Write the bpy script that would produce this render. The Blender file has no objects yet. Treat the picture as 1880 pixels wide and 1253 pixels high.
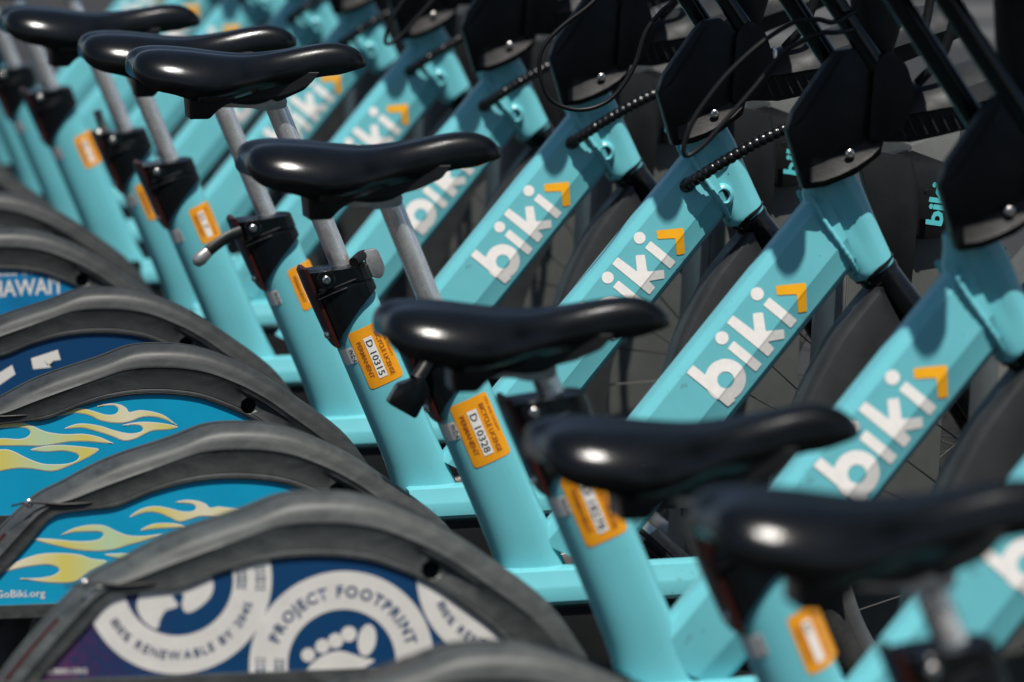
import bpy, bmesh, math, random
from mathutils import Vector, Matrix
from mathutils.geometry import tessellate_polygon
R_ = math.radians
sc = bpy.context.scene
COL = sc.collection
random.seed(7)

# ------------------------------------------------------------------ camera
Cx, Cy, Cz = -0.78588, -5.07635, 1.55256
Rv = Vector((0.98088, -0.19459, 0)); Fv = Vector((0.1928, 0.97187, -0.1353)); Uv = Vector((0.02633, 0.13271, 0.9908))
cam = bpy.data.cameras.new('camera'); camo = bpy.data.objects.new('camera', cam); COL.objects.link(camo)
camo.matrix_world = Matrix(((Rv.x, Uv.x, -Fv.x, Cx), (Rv.y, Uv.y, -Fv.y, Cy), (Rv.z, Uv.z, -Fv.z, Cz), (0, 0, 0, 1)))
cam.sensor_width = 36; cam.lens = 9000 / 1880 * 36; cam.clip_start = .1; cam.clip_end = 500
cam.dof.use_dof = True; cam.dof.focus_distance = 6.38; cam.dof.aperture_fstop = 5.0; cam.dof.aperture_blades = 0
sc.camera = camo
# ------------------------------------------------------------------ light
ELEV, AZ = R_(68), R_(178)      # sun high, on the camera's side of the bikes
world = bpy.data.worlds.new('World'); sc.world = world; world.use_nodes = True
nt = world.node_tree; bg = nt.nodes['Background']
sky = nt.nodes.new('ShaderNodeTexSky'); sky.sky_type = 'NISHITA'; sky.sun_disc = False
sky.sun_elevation = ELEV; sky.sun_rotation = AZ; sky.air_density = 1.0; sky.dust_density = 1.0
nt.links.new(sky.outputs[0], bg.inputs[0]); bg.inputs[1].default_value = 0.06
sun = bpy.data.lights.new('sun', 'SUN'); sun.energy = 5.0; sun.angle = R_(0.55); sun.color = (1, .95, .88)
suno = bpy.data.objects.new('sun', sun); COL.objects.link(suno)
sd = Vector((math.sin(AZ) * math.cos(ELEV), math.cos(AZ) * math.cos(ELEV), math.sin(ELEV)))
suno.rotation_euler = sd.to_track_quat('Z', 'Y').to_euler()
sc.view_settings.view_transform = 'Standard'; sc.view_settings.look = 'None'
sc.view_settings.exposure = 0.30; sc.view_settings.gamma = 1
sc.render.film_transparent = False

# ------------------------------------------------------------------ materials
def mat(name, col, rough=.5, metal=0, coat=0, noise=0, nscale=20, bump=0, bscale=200, spec=.5, col2=None, dirt=0, rnoise=0, coatr=.1):
    m = bpy.data.materials.new(name); m.use_nodes = True
    n = m.node_tree.nodes; l = m.node_tree.links; p = n['Principled BSDF']
    p.inputs['Base Color'].default_value = (*col, 1); p.inputs['Roughness'].default_value = rough
    p.inputs['Metallic'].default_value = metal; p.inputs['Coat Weight'].default_value = coat
    p.inputs['Coat Roughness'].default_value = coatr
    p.inputs['Specular IOR Level'].default_value = spec
    tc = n.new('ShaderNodeTexCoord')
    src = None
    if noise or col2:
        t = n.new('ShaderNodeTexNoise'); t.inputs['Scale'].default_value = nscale; t.inputs['Detail'].default_value = 6; t.inputs['Roughness'].default_value = .65
        l.new(tc.outputs['Object'], t.inputs['Vector'])
        r = n.new('ShaderNodeValToRGB'); r.color_ramp.elements[0].position = .35; r.color_ramp.elements[1].position = .68
        c2 = col2 or tuple(min(1, c * (1 + noise)) for c in col)
        c1 = col if col2 else tuple(c * (1 - noise) for c in col)
        r.color_ramp.elements[0].color = (*c1, 1); r.color_ramp.elements[1].color = (*c2, 1)
        l.new(t.outputs['Fac'], r.inputs[0]); src = r.outputs[0]
    if dirt:
        t2 = n.new('ShaderNodeTexNoise'); t2.inputs['Scale'].default_value = 60; t2.inputs['Detail'].default_value = 8
        l.new(tc.outputs['Object'], t2.inputs['Vector'])
        r2 = n.new('ShaderNodeValToRGB'); r2.color_ramp.elements[0].position = .66; r2.color_ramp.elements[1].position = .79
        r2.color_ramp.elements[0].color = (0, 0, 0, 1); r2.color_ramp.elements[1].color = (dirt, dirt, dirt, 1)
        l.new(t2.outputs['Fac'], r2.inputs[0])
        mx = n.new('ShaderNodeMix'); mx.data_type = 'RGBA'
        l.new(r2.outputs[0], mx.inputs['Factor'])
        if src: l.new(src, mx.inputs['A'])
        else: mx.inputs['A'].default_value = (*col, 1)
        mx.inputs['B'].default_value = (.08, .09, .085, 1)
        src = mx.outputs['Result']
    if src: l.new(src, p.inputs['Base Color'])
    if rnoise:
        t3 = n.new('ShaderNodeTexNoise'); t3.inputs['Scale'].default_value = nscale * 2.3; t3.inputs['Detail'].default_value = 5
        l.new(tc.outputs['Object'], t3.inputs['Vector'])
        mr = n.new('ShaderNodeMapRange'); mr.inputs['From Min'].default_value = .3; mr.inputs['From Max'].default_value = .7
        mr.inputs['To Min'].default_value = rough - rnoise; mr.inputs['To Max'].default_value = rough + rnoise
        l.new(t3.outputs['Fac'], mr.inputs[0]); l.new(mr.outputs[0], p.inputs['Roughness'])
    if bump:
        t4 = n.new('ShaderNodeTexNoise'); t4.inputs['Scale'].default_value = bscale; t4.inputs['Detail'].default_value = 3
        l.new(tc.outputs['Object'], t4.inputs['Vector'])
        b = n.new('ShaderNodeBump'); b.inputs['Strength'].default_value = bump; b.inputs['Distance'].default_value = .001
        l.new(t4.outputs['Fac'], b.inputs['Height']); l.new(b.outputs[0], p.inputs['Normal'])
    return m
M = {}
M['teal'] = mat('teal_paint', (.132, .465, .52), .34, coat=.35, noise=.05, nscale=9, dirt=.55, coatr=.18, rnoise=.06)
def chips(m):
    n = m.node_tree.nodes; l = m.node_tree.links; p = n['Principled BSDF']; src = p.inputs['Base Color'].links[0].from_socket
    tc = n.new('ShaderNodeTexCoord'); t = n.new('ShaderNodeTexNoise'); t.inputs['Scale'].default_value = 150; t.inputs['Detail'].default_value = 4; l.new(tc.outputs['Object'], t.inputs['Vector'])
    r = n.new('ShaderNodeValToRGB'); r.color_ramp.elements[0].position = .735; r.color_ramp.elements[0].color = (0, 0, 0, 1); r.color_ramp.elements[1].position = .75; r.color_ramp.elements[1].color = (.8, .8, .8, 1); l.new(t.outputs['Fac'], r.inputs[0])
    mx = n.new('ShaderNodeMix'); mx.data_type = 'RGBA'; l.new(r.outputs[0], mx.inputs['Factor']); l.new(src, mx.inputs['A']); mx.inputs['B'].default_value = (.02, .07, .075, 1); l.new(mx.outputs['Result'], p.inputs['Base Color'])
chips(M['teal'])
M['white'] = mat('white_decal', (.82, .80, .76), .45, noise=.05, nscale=130)
M['orange'] = mat('orange_decal', (.86, .40, .004), .5, noise=.04, nscale=40)
M['sticker'] = mat('sticker_orange', (.74, .30, .006), .45, noise=.06, nscale=60)
M['stkwhite'] = mat('sticker_white', (.72, .71, .68), .5, noise=.05, nscale=80)
M['stkred'] = mat('sticker_red_ink', (.32, .07, .01), .6)
M['ink'] = mat('black_ink', (.012, .014, .02), .6)
M['saddle'] = mat('saddle_vinyl', (.0030, .0036, .0038), .185, bump=.13, bscale=1300, spec=.38, noise=.35, nscale=18, rnoise=.02, dirt=.05)
M['plastic'] = mat('black_plastic', (.006, .0065, .007), .45, noise=.3, nscale=25, bump=.2, bscale=500, spec=.35)
M['gloss'] = mat('gloss_black', (.004, .0045, .005), .20, noise=.2, nscale=30, rnoise=.05, spec=.4)
M['cover'] = mat('cover_plastic', (.0032, .0036, .004), .46, noise=.6, nscale=18, rnoise=.10, bump=.15, bscale=300, spec=.28)
M['carrier'] = mat('carrier_plastic', (.005, .006, .0065), .6, spec=.35, col2=(.015, .017, .019), nscale=16, rnoise=.10, bump=.4, bscale=90)
def rubber(name, c1, c2):
    m = mat(name, c1, .52, bump=.35, bscale=60)
    n = m.node_tree.nodes; l = m.node_tree.links; p = n['Principled BSDF']
    tc = n.new('ShaderNodeTexCoord'); mp = n.new('ShaderNodeMapping'); mp.inputs['Scale'].default_value = (9, 9, 16)
    l.new(tc.outputs['Object'], mp.inputs['Vector'])
    t = n.new('ShaderNodeTexNoise'); t.inputs['Scale'].default_value = 1.6; t.inputs['Detail'].default_value = 9; t.inputs['Roughness'].default_value = .7; t.inputs['Distortion'].default_value = 1.4
    l.new(mp.outputs[0], t.inputs['Vector'])
    r = n.new('ShaderNodeValToRGB'); e = r.color_ramp.elements; e[0].position = .36; e[0].color = (*c1, 1); e[1].position = .70; e[1].color = (*c2, 1)
    l.new(t.outputs['Fac'], r.inputs[0])
    # fine scratches
    t2 = n.new('ShaderNodeTexNoise'); t2.inputs['Scale'].default_value = 5; t2.inputs['Detail'].default_value = 2; t2.inputs['Distortion'].default_value = 6
    l.new(mp.outputs[0], t2.inputs['Vector'])
    r2 = n.new('ShaderNodeValToRGB'); f = r2.color_ramp.elements; f[0].position = .497; f[0].color = (0, 0, 0, 1); f[1].position = .503; f[1].color = (0, 0, 0, 1); q = f.new(.5); q.color = (.45, .45, .45, 1)
    l.new(t2.outputs['Fac'], r2.inputs[0])
    mx = n.new('ShaderNodeMix'); mx.data_type = 'RGBA'; l.new(r2.outputs[0], mx.inputs['Factor']); l.new(r.outputs[0], mx.inputs['A']); mx.inputs['B'].default_value = (.012, .012, .012, 1)
    l.new(mx.outputs['Result'], p.inputs['Base Color'])
    mr = n.new('ShaderNodeMapRange'); mr.inputs['To Min'].default_value = .40; mr.inputs['To Max'].default_value = .66; l.new(t.outputs['Fac'], mr.inputs[0]); l.new(mr.outputs[0], p.inputs['Roughness'])
    return m
M['fender'] = rubber('fender_rubber', (.014, .016, .016), (.034, .038, .038))
M['fender_dust'] = rubber('fender_rubber_dusty', (.029, .033, .032), (.070, .078, .076))
M['fender_mid'] = rubber('fender_rubber_worn', (.022, .025, .025), (.056, .062, .060))
M['ffender'] = mat('front_fender_plastic', (.022, .024, .025), .5, noise=.35, nscale=8, rnoise=.1, dirt=.15)
M['rubber'] = mat('tyre_rubber', (.018, .019, .019), .7, noise=.4, nscale=40, bump=.5, bscale=150)
M['alu'] = mat('brushed_aluminium', (.95, .93, .90), .25, metal=.82, noise=.14, nscale=35, dirt=.75, rnoise=.1)
M['alu2'] = mat('cast_aluminium', (.42, .41, .40), .34, metal=.75, noise=.25, nscale=60, dirt=.6)
M['steel'] = mat('steel', (.6, .58, .55), .25, metal=1, noise=.15, nscale=90)
M['spoke'] = mat('dark_spoke', (.02, .02, .02), .4, metal=.3)
M['rim'] = mat('rim_alloy', (.22, .22, .22), .35, metal=.8, noise=.15, nscale=30)
M['red'] = mat('red_reflector', (.036, .006, .004), .35, noise=.3, nscale=60)
M['hose'] = mat('hose_plastic', (.004, .004, .0045), .28)
M['cable'] = mat('cable_sleeve', (.003, .003, .0035), .5, spec=.3)
M['dock'] = mat('dock_metal', (.092, .098, .094), .5, noise=.12, nscale=14, bump=.5, bscale=700, dirt=.2)
M['dockedge'] = mat('dock_edge', (.18, .18, .175), .4, metal=.3, noise=.08, nscale=30)
M['docktxt'] = mat('dock_teal_print', (.09, .52, .56), .5)
M['blue'] = mat('panel_blue', (.003, .29, .49), .38, noise=.05, nscale=20, coat=.1, dirt=.15)
M['hblue'] = mat('panel_bright_blue', (.004, .16, .36), .38, noise=.12, nscale=20, coat=.1)
M['cream'] = mat('panel_white_print', (.66, .64, .60), .45, noise=.06, nscale=40, dirt=.12)
M['asphalt'] = mat('asphalt', (.011, .011, .0115), .85, noise=.35, nscale=60, bump=.8, bscale=200)
M['paint'] = mat('road_paint', (.070, .070, .068), .8, noise=.2, nscale=6)
M['concrete'] = mat('concrete', (.13, .125, .12), .85, noise=.2, nscale=12, bump=.6, bscale=120)
# navy panel with magenta mottling towards its lower rear corner (flat print)
def navy():
    m = bpy.data.materials.new('panel_navy'); m.use_nodes = True
    n = m.node_tree.nodes; l = m.node_tree.links; p = n['Principled BSDF']; p.inputs['Roughness'].default_value = .38
    tc = n.new('ShaderNodeTexCoord'); sp = n.new('ShaderNodeSeparateXYZ'); l.new(tc.outputs['Object'], sp.inputs[0])
    mr = n.new('ShaderNodeMapRange'); mr.inputs['From Min'].default_value = -.10; mr.inputs['From Max'].default_value = -.30
    mr.inputs['To Min'].default_value = 0; mr.inputs['To Max'].default_value = .9
    l.new(sp.outputs['X'], mr.inputs[0])
    t = n.new('ShaderNodeTexNoise'); t.inputs['Scale'].default_value = 110; t.inputs['Detail'].default_value = 4; t.inputs['Roughness'].default_value = .8
    l.new(tc.outputs['Object'], t.inputs['Vector'])
    mu = n.new('ShaderNodeMath'); mu.operation = 'MULTIPLY'; l.new(mr.outputs[0], mu.inputs[0]); l.new(t.outputs['Fac'], mu.inputs[1])
    r = n.new('ShaderNodeValToRGB'); e = r.color_ramp.elements
    e[0].position = .10; e[0].color = (.004, .045, .13, 1); e[1].position = .62; e[1].color = (.17, .018, .085, 1)
    q = e.new(.30); q.color = (.022, .028, .09, 1)
    l.new(mu.outputs[0], r.inputs[0]); l.new(r.outputs[0], p.inputs['Base Color'])
    return m
M['navy'] = navy()
# flame fill: a printed gradient from cream at the tails to mustard and pale green
def flame():
    m = bpy.data.materials.new('flame_print'); m.use_nodes = True
    n = m.node_tree.nodes; l = m.node_tree.links; p = n['Principled BSDF']; p.inputs['Roughness'].default_value = .4
    tc = n.new('ShaderNodeTexCoord'); sp = n.new('ShaderNodeSeparateXYZ'); l.new(tc.outputs['Object'], sp.inputs[0])
    a = n.new('ShaderNodeMath'); a.operation = 'MULTIPLY_ADD'; a.inputs[1].default_value = 9.0; a.inputs[2].default_value = 2.35
    l.new(sp.outputs['X'], a.inputs[0])
    b = n.new('ShaderNodeMath'); b.operation = 'PINGPONG'; b.inputs[1].default_value = 1; l.new(a.outputs[0], b.inputs[0])
    r = n.new('ShaderNodeValToRGB'); e = r.color_ramp.elements
    e[0].position = .0; e[0].color = (.72, .66, .48, 1); e[1].position = 1; e[1].color = (.45, .60, .38, 1)
    q = e.new(.5); q.color = (.62, .54, .12, 1)
    l.new(b.outputs[0], r.inputs[0]); l.new(r.outputs[0], p.inputs['Base Color'])
    return m
M['flame'] = flame()

# ------------------------------------------------------------------ mesh helpers
def finish(bm, name, m, ang=32, sub=0):
    bmesh.ops.remove_doubles(bm, verts=bm.verts, dist=1e-6)
    bmesh.ops.recalc_face_normals(bm, faces=bm.faces)
    for f in bm.faces: f.smooth = True
    t = R_(ang)
    for e in bm.edges:
        if len(e.link_faces) != 2 or e.calc_face_angle(0) > t: e.smooth = False
    me = bpy.data.meshes.new(name); bm.to_mesh(me); bm.free()
    ms = m if isinstance(m, (list, tuple)) else [m]
    for x in ms: me.materials.append(M[x] if isinstance(x, str) else x)
    return me
def inst(me, name, parent=None, loc=(0, 0, 0), label=None):
    o = bpy.data.objects.new(name, me); COL.objects.link(o); o.location = loc
    if parent: o.parent = parent
    if label: o['label'] = label
    return o
def thing(name, label, cat, loc, group=None, me=None):
    o = bpy.data.objects.new(name, me); COL.objects.link(o); o.location = loc
    o['label'] = label; o['category'] = cat
    if group: o['group'] = group
    return o
def loft(bm, rings, cap=True, closed=True):
    vs = [[bm.verts.new(p) for p in r] for r in rings]
    n = len(vs[0])
    for a, b in zip(vs[:-1], vs[1:]):
        for i in range(n if closed else n - 1):
            j = (i + 1) % n
            bm.faces.new((a[i], a[j], b[j], b[i]))
    if cap and closed:
        bm.faces.new(vs[0][::-1]); bm.faces.new(vs[-1])
    return vs
def crm(pts, n):
    """Catmull-Rom through 3-D points"""
    P = [Vector(p) for p in pts]; P = [P[0] * 2 - P[1]] + P + [P[-1] * 2 - P[-2]]
    out = []
    for i in range(1, len(P) - 2):
        p0, p1, p2, p3 = P[i - 1:i + 3]
        for k in range(n):
            t = k / n
            out.append(.5 * ((2 * p1) + (p2 - p0) * t + (2 * p0 - 5 * p1 + 4 * p2 - p3) * t * t + (3 * p1 - p0 - 3 * p2 + p3) * t ** 3))
    out.append(P[-2]); return out
def sweep(bm, path, rad, seg=12, cap=True, sy=1.0):
    path = [Vector(p) for p in path]; rings = []; up = None
    for i, p in enumerate(path):
        t = (path[min(i + 1, len(path) - 1)] - path[max(i - 1, 0)]).normalized()
        if up is None:
            up = Vector((0, 1, 0)) if abs(t.y) < .9 else Vector((1, 0, 0))
        a = (up - t * up.dot(t)).normalized(); b = t.cross(a); up = a
        r = rad[i] if isinstance(rad, (list, tuple)) else rad
        rings.append([p + (a * math.cos(q) * sy + b * math.sin(q)) * r for q in [2 * math.pi * k / seg for k in range(seg)]])
    loft(bm, rings, cap)
def cyl(bm, a, b, r, seg=20, r2=None):
    sweep(bm, [a, b], [r, r if r2 is None else r2], seg)
def prism(bm, poly, y0, y1, bev=0, seg=2):
    """outline in (x,z), real thickness from y0 to y1"""
    a = [bm.verts.new((x, y0, z)) for x, z in poly]; b = [bm.verts.new((x, y1, z)) for x, z in poly]
    n = len(poly); fs = [bm.faces.new(a), bm.faces.new(b[::-1])]
    for i in range(n):
        j = (i + 1) % n; fs.append(bm.faces.new((a[j], a[i], b[i], b[j])))
    if bev:
        es = list({e for f in fs for e in f.edges})
        bmesh.ops.bevel(bm, geom=es, offset=bev, segments=seg, profile=.5, affect='EDGES', clamp_overlap=True)
def box(bm, c, s, bev=0):
    x, y, z = c; a, b, d = s[0] / 2, s[1] / 2, s[2] / 2
    prism(bm, [(x - a, z - d), (x + a, z - d), (x + a, z + d), (x - a, z + d)], y - b, y + b, bev)
def roundpoly(poly, r, n=4):
    out = []; N = len(poly); P = [Vector(p) for p in poly]
    for i in range(N):
        p = P[i]; a = P[i - 1] - p; b = P[(i + 1) % N] - p
        d = min(r, a.length * .45, b.length * .45)
        s = p + a.normalized() * d; e = p + b.normalized() * d
        for k in range(n + 1):
            t = k / n; out.append(tuple(s * (1 - t) ** 2 + p * 2 * t * (1 - t) + e * t * t))
    return out
def smoothpoly(poly, n=3):
    P = [Vector(p) for p in poly]; N = len(P); out = []
    for i in range(N):
        p0, p1, p2, p3 = P[i - 1], P[i], P[(i + 1) % N], P[(i + 2) % N]
        for k in range(n):
            t = k / n
            out.append(tuple(.5 * ((2 * p1) + (p2 - p0) * t + (2 * p0 - 5 * p1 + 4 * p2 - p3) * t * t + (3 * p1 - p0 - 3 * p2 + p3) * t ** 3)))
    return out
def area(poly): return sum(poly[i - 1][0] * poly[i][1] - poly[i][0] * poly[i - 1][1] for i in range(len(poly))) / 2
def inset(poly, d):
    if area(poly) < 0: poly = poly[::-1]
    out = []; N = len(poly); P = [Vector(p) for p in poly]
    for i in range(N):
        t = (P[(i + 1) % N] - P[i - 1]).normalized(); out.append(tuple(P[i] + Vector((-t.y, t.x)) * d))
    return out
def circ(cx, cz, r, n=28, rx=None, rot=0): return [(cx + (rx or r) * math.cos(a) * math.cos(rot) - r * math.sin(a) * math.sin(rot), cz + (rx or r) * math.cos(a) * math.sin(rot) + r * math.sin(a) * math.cos(rot)) for a in [2 * math.pi * k / n for k in range(n)]]
def flat(bm, poly, y):
    vs = [bm.verts.new((x, y, z)) for x, z in poly]
    for t in tessellate_polygon([[Vector((x, z, 0)) for x, z in poly]]):
        try: bm.faces.new([vs[i] for i in t])
        except ValueError: pass
def ringflat(bm, cx, cz, ro, ri, y, a0=0, a1=360, n=60):
    pr = None
    for k in range(n + 1):
        a = R_(a0 + (a1 - a0) * k / n); c, s = math.cos(a), math.sin(a)
        v = (bm.verts.new((cx + ro * c, y, cz + ro * s)), bm.verts.new((cx + ri * c, y, cz + ri * s)))
        if pr: bm.faces.new((pr[0], v[0], v[1], pr[1]))
        pr = v
_tc = {}
def glyphs(txt, size, bold=0):
    """2-D triangles of a text line: list of (verts, faces); also its width"""
    key = (txt, size, bold)
    if key in _tc: return _tc[key]
    cu = bpy.data.curves.new('t', 'FONT'); cu.body = txt; cu.size = size; cu.resolution_u = 2; cu.offset = bold * size
    o = bpy.data.objects.new('t', cu); COL.objects.link(o)
    dg = bpy.context.evaluated_depsgraph_get(); me = bpy.data.meshes.new_from_object(o.evaluated_get(dg))
    v = [(q.co.x, q.co.y) for q in me.vertices]; f = [tuple(p.vertices) for p in me.polygons]
    bpy.data.objects.remove(o); bpy.data.curves.remove(cu); bpy.data.meshes.remove(me)
    w = max([q[0] for q in v], default=0); _tc[key] = (v, f, w); return _tc[key]
def text(bm, txt, size, org, dr, up, fn=None, bold=0, stretch=1.0, y=0, width=None):
    """write txt from org=(x,z) along dr, letters standing towards up"""
    v, f, w = glyphs(txt, size, bold)
    if width: stretch = width / max(w, 1e-6)
    vs = []
    for a, b in v:
        a *= stretch
        x = org[0] + dr[0] * a + up[0] * b; z = org[1] + dr[1] * a + up[1] * b
        vs.append(bm.verts.new((x, fn(x, z) if fn else y, z)))
    for q in f:
        try: bm.faces.new([vs[i] for i in q])
        except ValueError: pass
def arctext(bm, txt, size, c, r, a0, a1, y, inward=False, bold=.01):
    ws = [max(glyphs(ch, size, bold)[2], size * .28) if ch != ' ' else size * .35 for ch in txt]
    tot = sum(ws); ang = a0
    for ch, w in zip(txt, ws):
        st = (a1 - a0) * w / tot; am = R_(ang + st * .5)
        rad = (math.cos(am), math.sin(am))
        if inward: up = (-rad[0], -rad[1]); dr = (-rad[1], rad[0])
        else: up = rad; dr = (rad[1], -rad[0])
        bx = (c[0] + rad[0] * r - up[0] * size * .35 - dr[0] * w / 2, c[1] + rad[1] * r - up[1] * size * .35 - dr[1] * w / 2)
        if ch != ' ': text(bm, ch, size, bx, dr, up, y=y, bold=bold)
        ang += st
def clip_convex(bm, poly):
    """keep what lies inside the convex outline"""
    if area(poly) < 0: poly = poly[::-1]
    for i in range(len(poly)):
        a = Vector(poly[i - 1]); b = Vector(poly[i]); t = (b - a).normalized()
        bmesh.ops.bisect_plane(bm, geom=bm.verts[:] + bm.edges[:] + bm.faces[:], plane_co=(a.x, 0, a.y), plane_no=(t.y, 0, -t.x), clear_outer=True)

# ------------------------------------------------------------------ down tube
TO = Vector((.506, .667)); TU = Vector((.640, .768)); TS = Vector((.768, -.640))
PROF = [(-.0002, -.004), (.0002, -.0132), (.0013, -.0162), (.0084, -.0240), (.0108, -.0257), (.0145, -.0263), (.0575, -.0333), (.0605, -.0338), (.0632, -.0331), (.0850, -.0298), (.0895, -.0268), (.0930, -.0200), (.0950, -.0090), (.0955, -.003)]
def ysurf(s):
    for (a, b), (c, d) in zip(PROF[:-1], PROF[1:]):
        if a <= s <= c: return b + (d - b) * (s - a) / (c - a)
    return 0
def down_tube():
    bm = bmesh.new(); ring = PROF + [(s, -y) for s, y in PROF[::-1]]
    rings = []
    def endpt(s, t): # t 0 bottom..1 head joint
        top = .331 - s * .47 if True else 0
        a0 = -.20 + s * .24
        return a0 + (top + .018 - a0) * t
    for t in [0, .1, .2, .3, .4, .5, .6, .7, .8, .86, .92, .96, 1]:
        rings.append([(TO.x + TU.x * endpt(s, t) + TS.x * s, y * min(1, .76 + t * 3), TO.y + TU.y * endpt(s, t) + TS.y * s) for s, y in ring])
    loft(bm, rings)
    return finish(bm, 'down_tube', 'teal', 22)
LOGO = {'bstem': [(0.0711, 0.0120), (0.0834, 0.0120), (0.0834, 0.0800), (0.0711, 0.0775)],
 'i1': [(0.1370, 0.0320), (0.1252, 0.0320), (0.1252, 0.0774), (0.1370, 0.0774)],
 'k': [(0.1605, 0.0119), (0.1618, 0.0440), (0.1773, 0.0290), (0.1860, 0.0378), (0.1705, 0.0545), (0.1865, 0.0712), (0.1783, 0.0796), (0.1622, 0.0645), (0.1610, 0.0774), (0.1486, 0.0774), (0.1486, 0.0119)],
 'i2': [(0.2050, 0.0325), (0.1930, 0.0325), (0.1930, 0.0772), (0.2050, 0.0772)],
 'chev': [(0.2207, 0.0298), (0.2465, 0.0555), (0.2209, 0.0800), (0.2128, 0.0722), (0.2288, 0.0555), (0.2129, 0.0380)]}
def wrapmesh(bm, name, m, off=.0005):
    """bm holds flat shapes as (a, 0, s): cut at the tube's folds, then lay them on its surface"""
    for s0 in [q[0] for q in PROF[3:12]]:
        bmesh.ops.bisect_plane(bm, geom=bm.verts[:] + bm.edges[:] + bm.faces[:], plane_co=(0, 0, s0), plane_no=(0, 0, 1))
    for v in bm.verts:
        a, s = v.co.x, v.co.z; y = ysurf(s) - off + v.co.y
        v.co = (TO.x + TU.x * a + TS.x * s, y, TO.y + TU.y * a + TS.y * s)
    bmesh.ops.triangulate(bm, faces=bm.faces[:])
    me = finish(bm, name, m, 3)
    return me
def logo():
    bm = bmesh.new()
    for k in ('bstem', 'i1', 'k', 'i2'): flat(bm, roundpoly(LOGO[k], .0016, 3), -.0003 if k == 'bstem' else 0)
    ringflat(bm, .0937 + .0005, .0540, .0254, .0102, 0, n=44)
    for c in ((.1308, .0188), (.1990, .0186)): flat(bm, circ(c[0], c[1], .0080, 24), 0)
    me = wrapmesh(bm, 'logo_lettering', 'white')
    bm = bmesh.new(); flat(bm, roundpoly(LOGO['chev'], .0018, 3), 0)
    return me, wrapmesh(bm, 'arrow_mark', 'orange', .0006)
# ------------------------------------------------------------------ head tube
HO = Vector((.798, .832)); HH = Vector((-.430, .903)); HP = Vector((.903, .430))
def head_tube():
    bm = bmesh.new(); rings = []
    st = [(-.004, .0265, .0265, .0255), (0, .0285, .0285, .027), (.006, .0285, .029, .027), (.018, .0285, .030, .0265), (.032, .0285, .0315, .026), (.05, .029, .035, .026), (.075, .030, .040, .026), (.10, .031, .042, .026), (.120, .029, .040, .0265), (.135, .027, .030, .0265), (.15, .025, .024, .024)]
    n = 28
    for t, pf, pr, yh in st:
        ring = []
        for k in range(n):
            a = 2 * math.pi * k / n; c, s = math.cos(a), math.sin(a)
            p = (pf if c > 0 else pr) * (abs(c) ** .85) * (1 if c > 0 else -1)
            y = -yh * (abs(s) ** .8) * (1 if s > 0 else -1)
            # the flute between the steering tube and the moulded junction
            y *= 1 - .17 * math.exp(-((p + .006) / .006) ** 2) * min(1, max(0, (t - .01) / .04))
            if t > .03 and c < 0: y *= 1 + .12 * min(1, -p / .03)
            q = HO + HH * t + HP * p
            ring.append((q.x, y, q.y))
        rings.append(ring)
    loft(bm, rings)
    return finish(bm, 'head_tube', 'teal', 50)
def weld():
    bm = bmesh.new()
    pts = [(.712, -.0285, .926), (.727, -.0318, .899), (.751, -.0345, .864), (.764, -.031, .845), (.771, -.022, .832), (.774, -.006, .826)]
    path = crm(pts, 9)
    rad = [.0026 + .0010 * abs(math.sin(i * 1.1)) for i in range(len(path))]
    sweep(bm, path, rad, 8)
    path = [Vector((p.x, -p.y, p.z)) for p in path]; sweep(bm, path, rad, 8)
    return finish(bm, 'weld_seam', 'teal', 60)
def boss():
    bm = bmesh.new(); c = Vector((.762, -.0275, .862)); n = 20; rings = []
    for r, y in ((.0155, .006), (.0150, -.002), (.0125, -.0055), (.0095, -.0068), (.0078, -.0052), (.0070, .002)):
        rings.append([(c.x + r * math.cos(q), c.y + y, c.z + r * 1.12 * math.sin(q)) for q in [2 * math.pi * k / n for k in range(n)]])
    loft(bm, rings, cap=False)
    me = finish(bm, 'cable_port', 'teal', 50)
    bm = bmesh.new(); flat(bm, circ(c.x, c.z, .0076, 20, rx=.0071), c.y - .0028)
    return me, finish(bm, 'port_plug', 'ink', 30)
# ------------------------------------------------------------------ seat tube and what is on it
def stx(z): return .2835 + (.664 - z) * .415
def seat_ring(xc, z, wx, wy, n=32, e=3.0, tilt=0):
    r = []
    for k in range(n):
        a = 2 * math.pi * k / n; c, s = math.cos(a), math.sin(a)
        x = wx * abs(c) ** (2 / e) * (1 if c > 0 else -1); y = wy * abs(s) ** (2 / e) * (1 if s > 0 else -1)
        r.append((xc + x, y, z + tilt * x))
    return r
STY = .0275
def sty(x, z, off=.0006):
    """near surface of the seat tube at (x, z)"""
    # rings are level; the wall is where the superellipse says
    t = min(.985, abs((x - stx(z)) / .0415)); return -STY * (1 - t ** 2.4) ** (1 / 2.4) - off
def seat_tube():
    bm = bmesh.new(); rings = []
    for z, f, b in ((.735, 0, 0), (.70, 0, 0), (.66, 0, 0), (.60, 0, 0), (.54, 0, 0), (.50, .0, .001), (.48, .001, .003), (.462, .003, .006), (.450, .004, .007)):
        xc = stx(z) + (f - b) / 2; rings.append(seat_ring(xc, z, .0415 + (f + b) / 2, STY + (f + b) * .08, 36, 2.4))
    loft(bm, rings)
    return finish(bm, 'seat_tube', 'teal', 50)
SU = Vector((.3835, -.9235)); SV = Vector((.9235, .3835))   # down the tube, and towards its front
SC = Vector((.2915, .6535))                               # centre of the licence
SOFF = [0, 0, 1]
def stp(a, b): a = a * SOFF[2] + SOFF[0]; b = b * SOFF[2] + SOFF[1]; q = SC + SU * a + SV * b; return q.x, q.y
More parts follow.
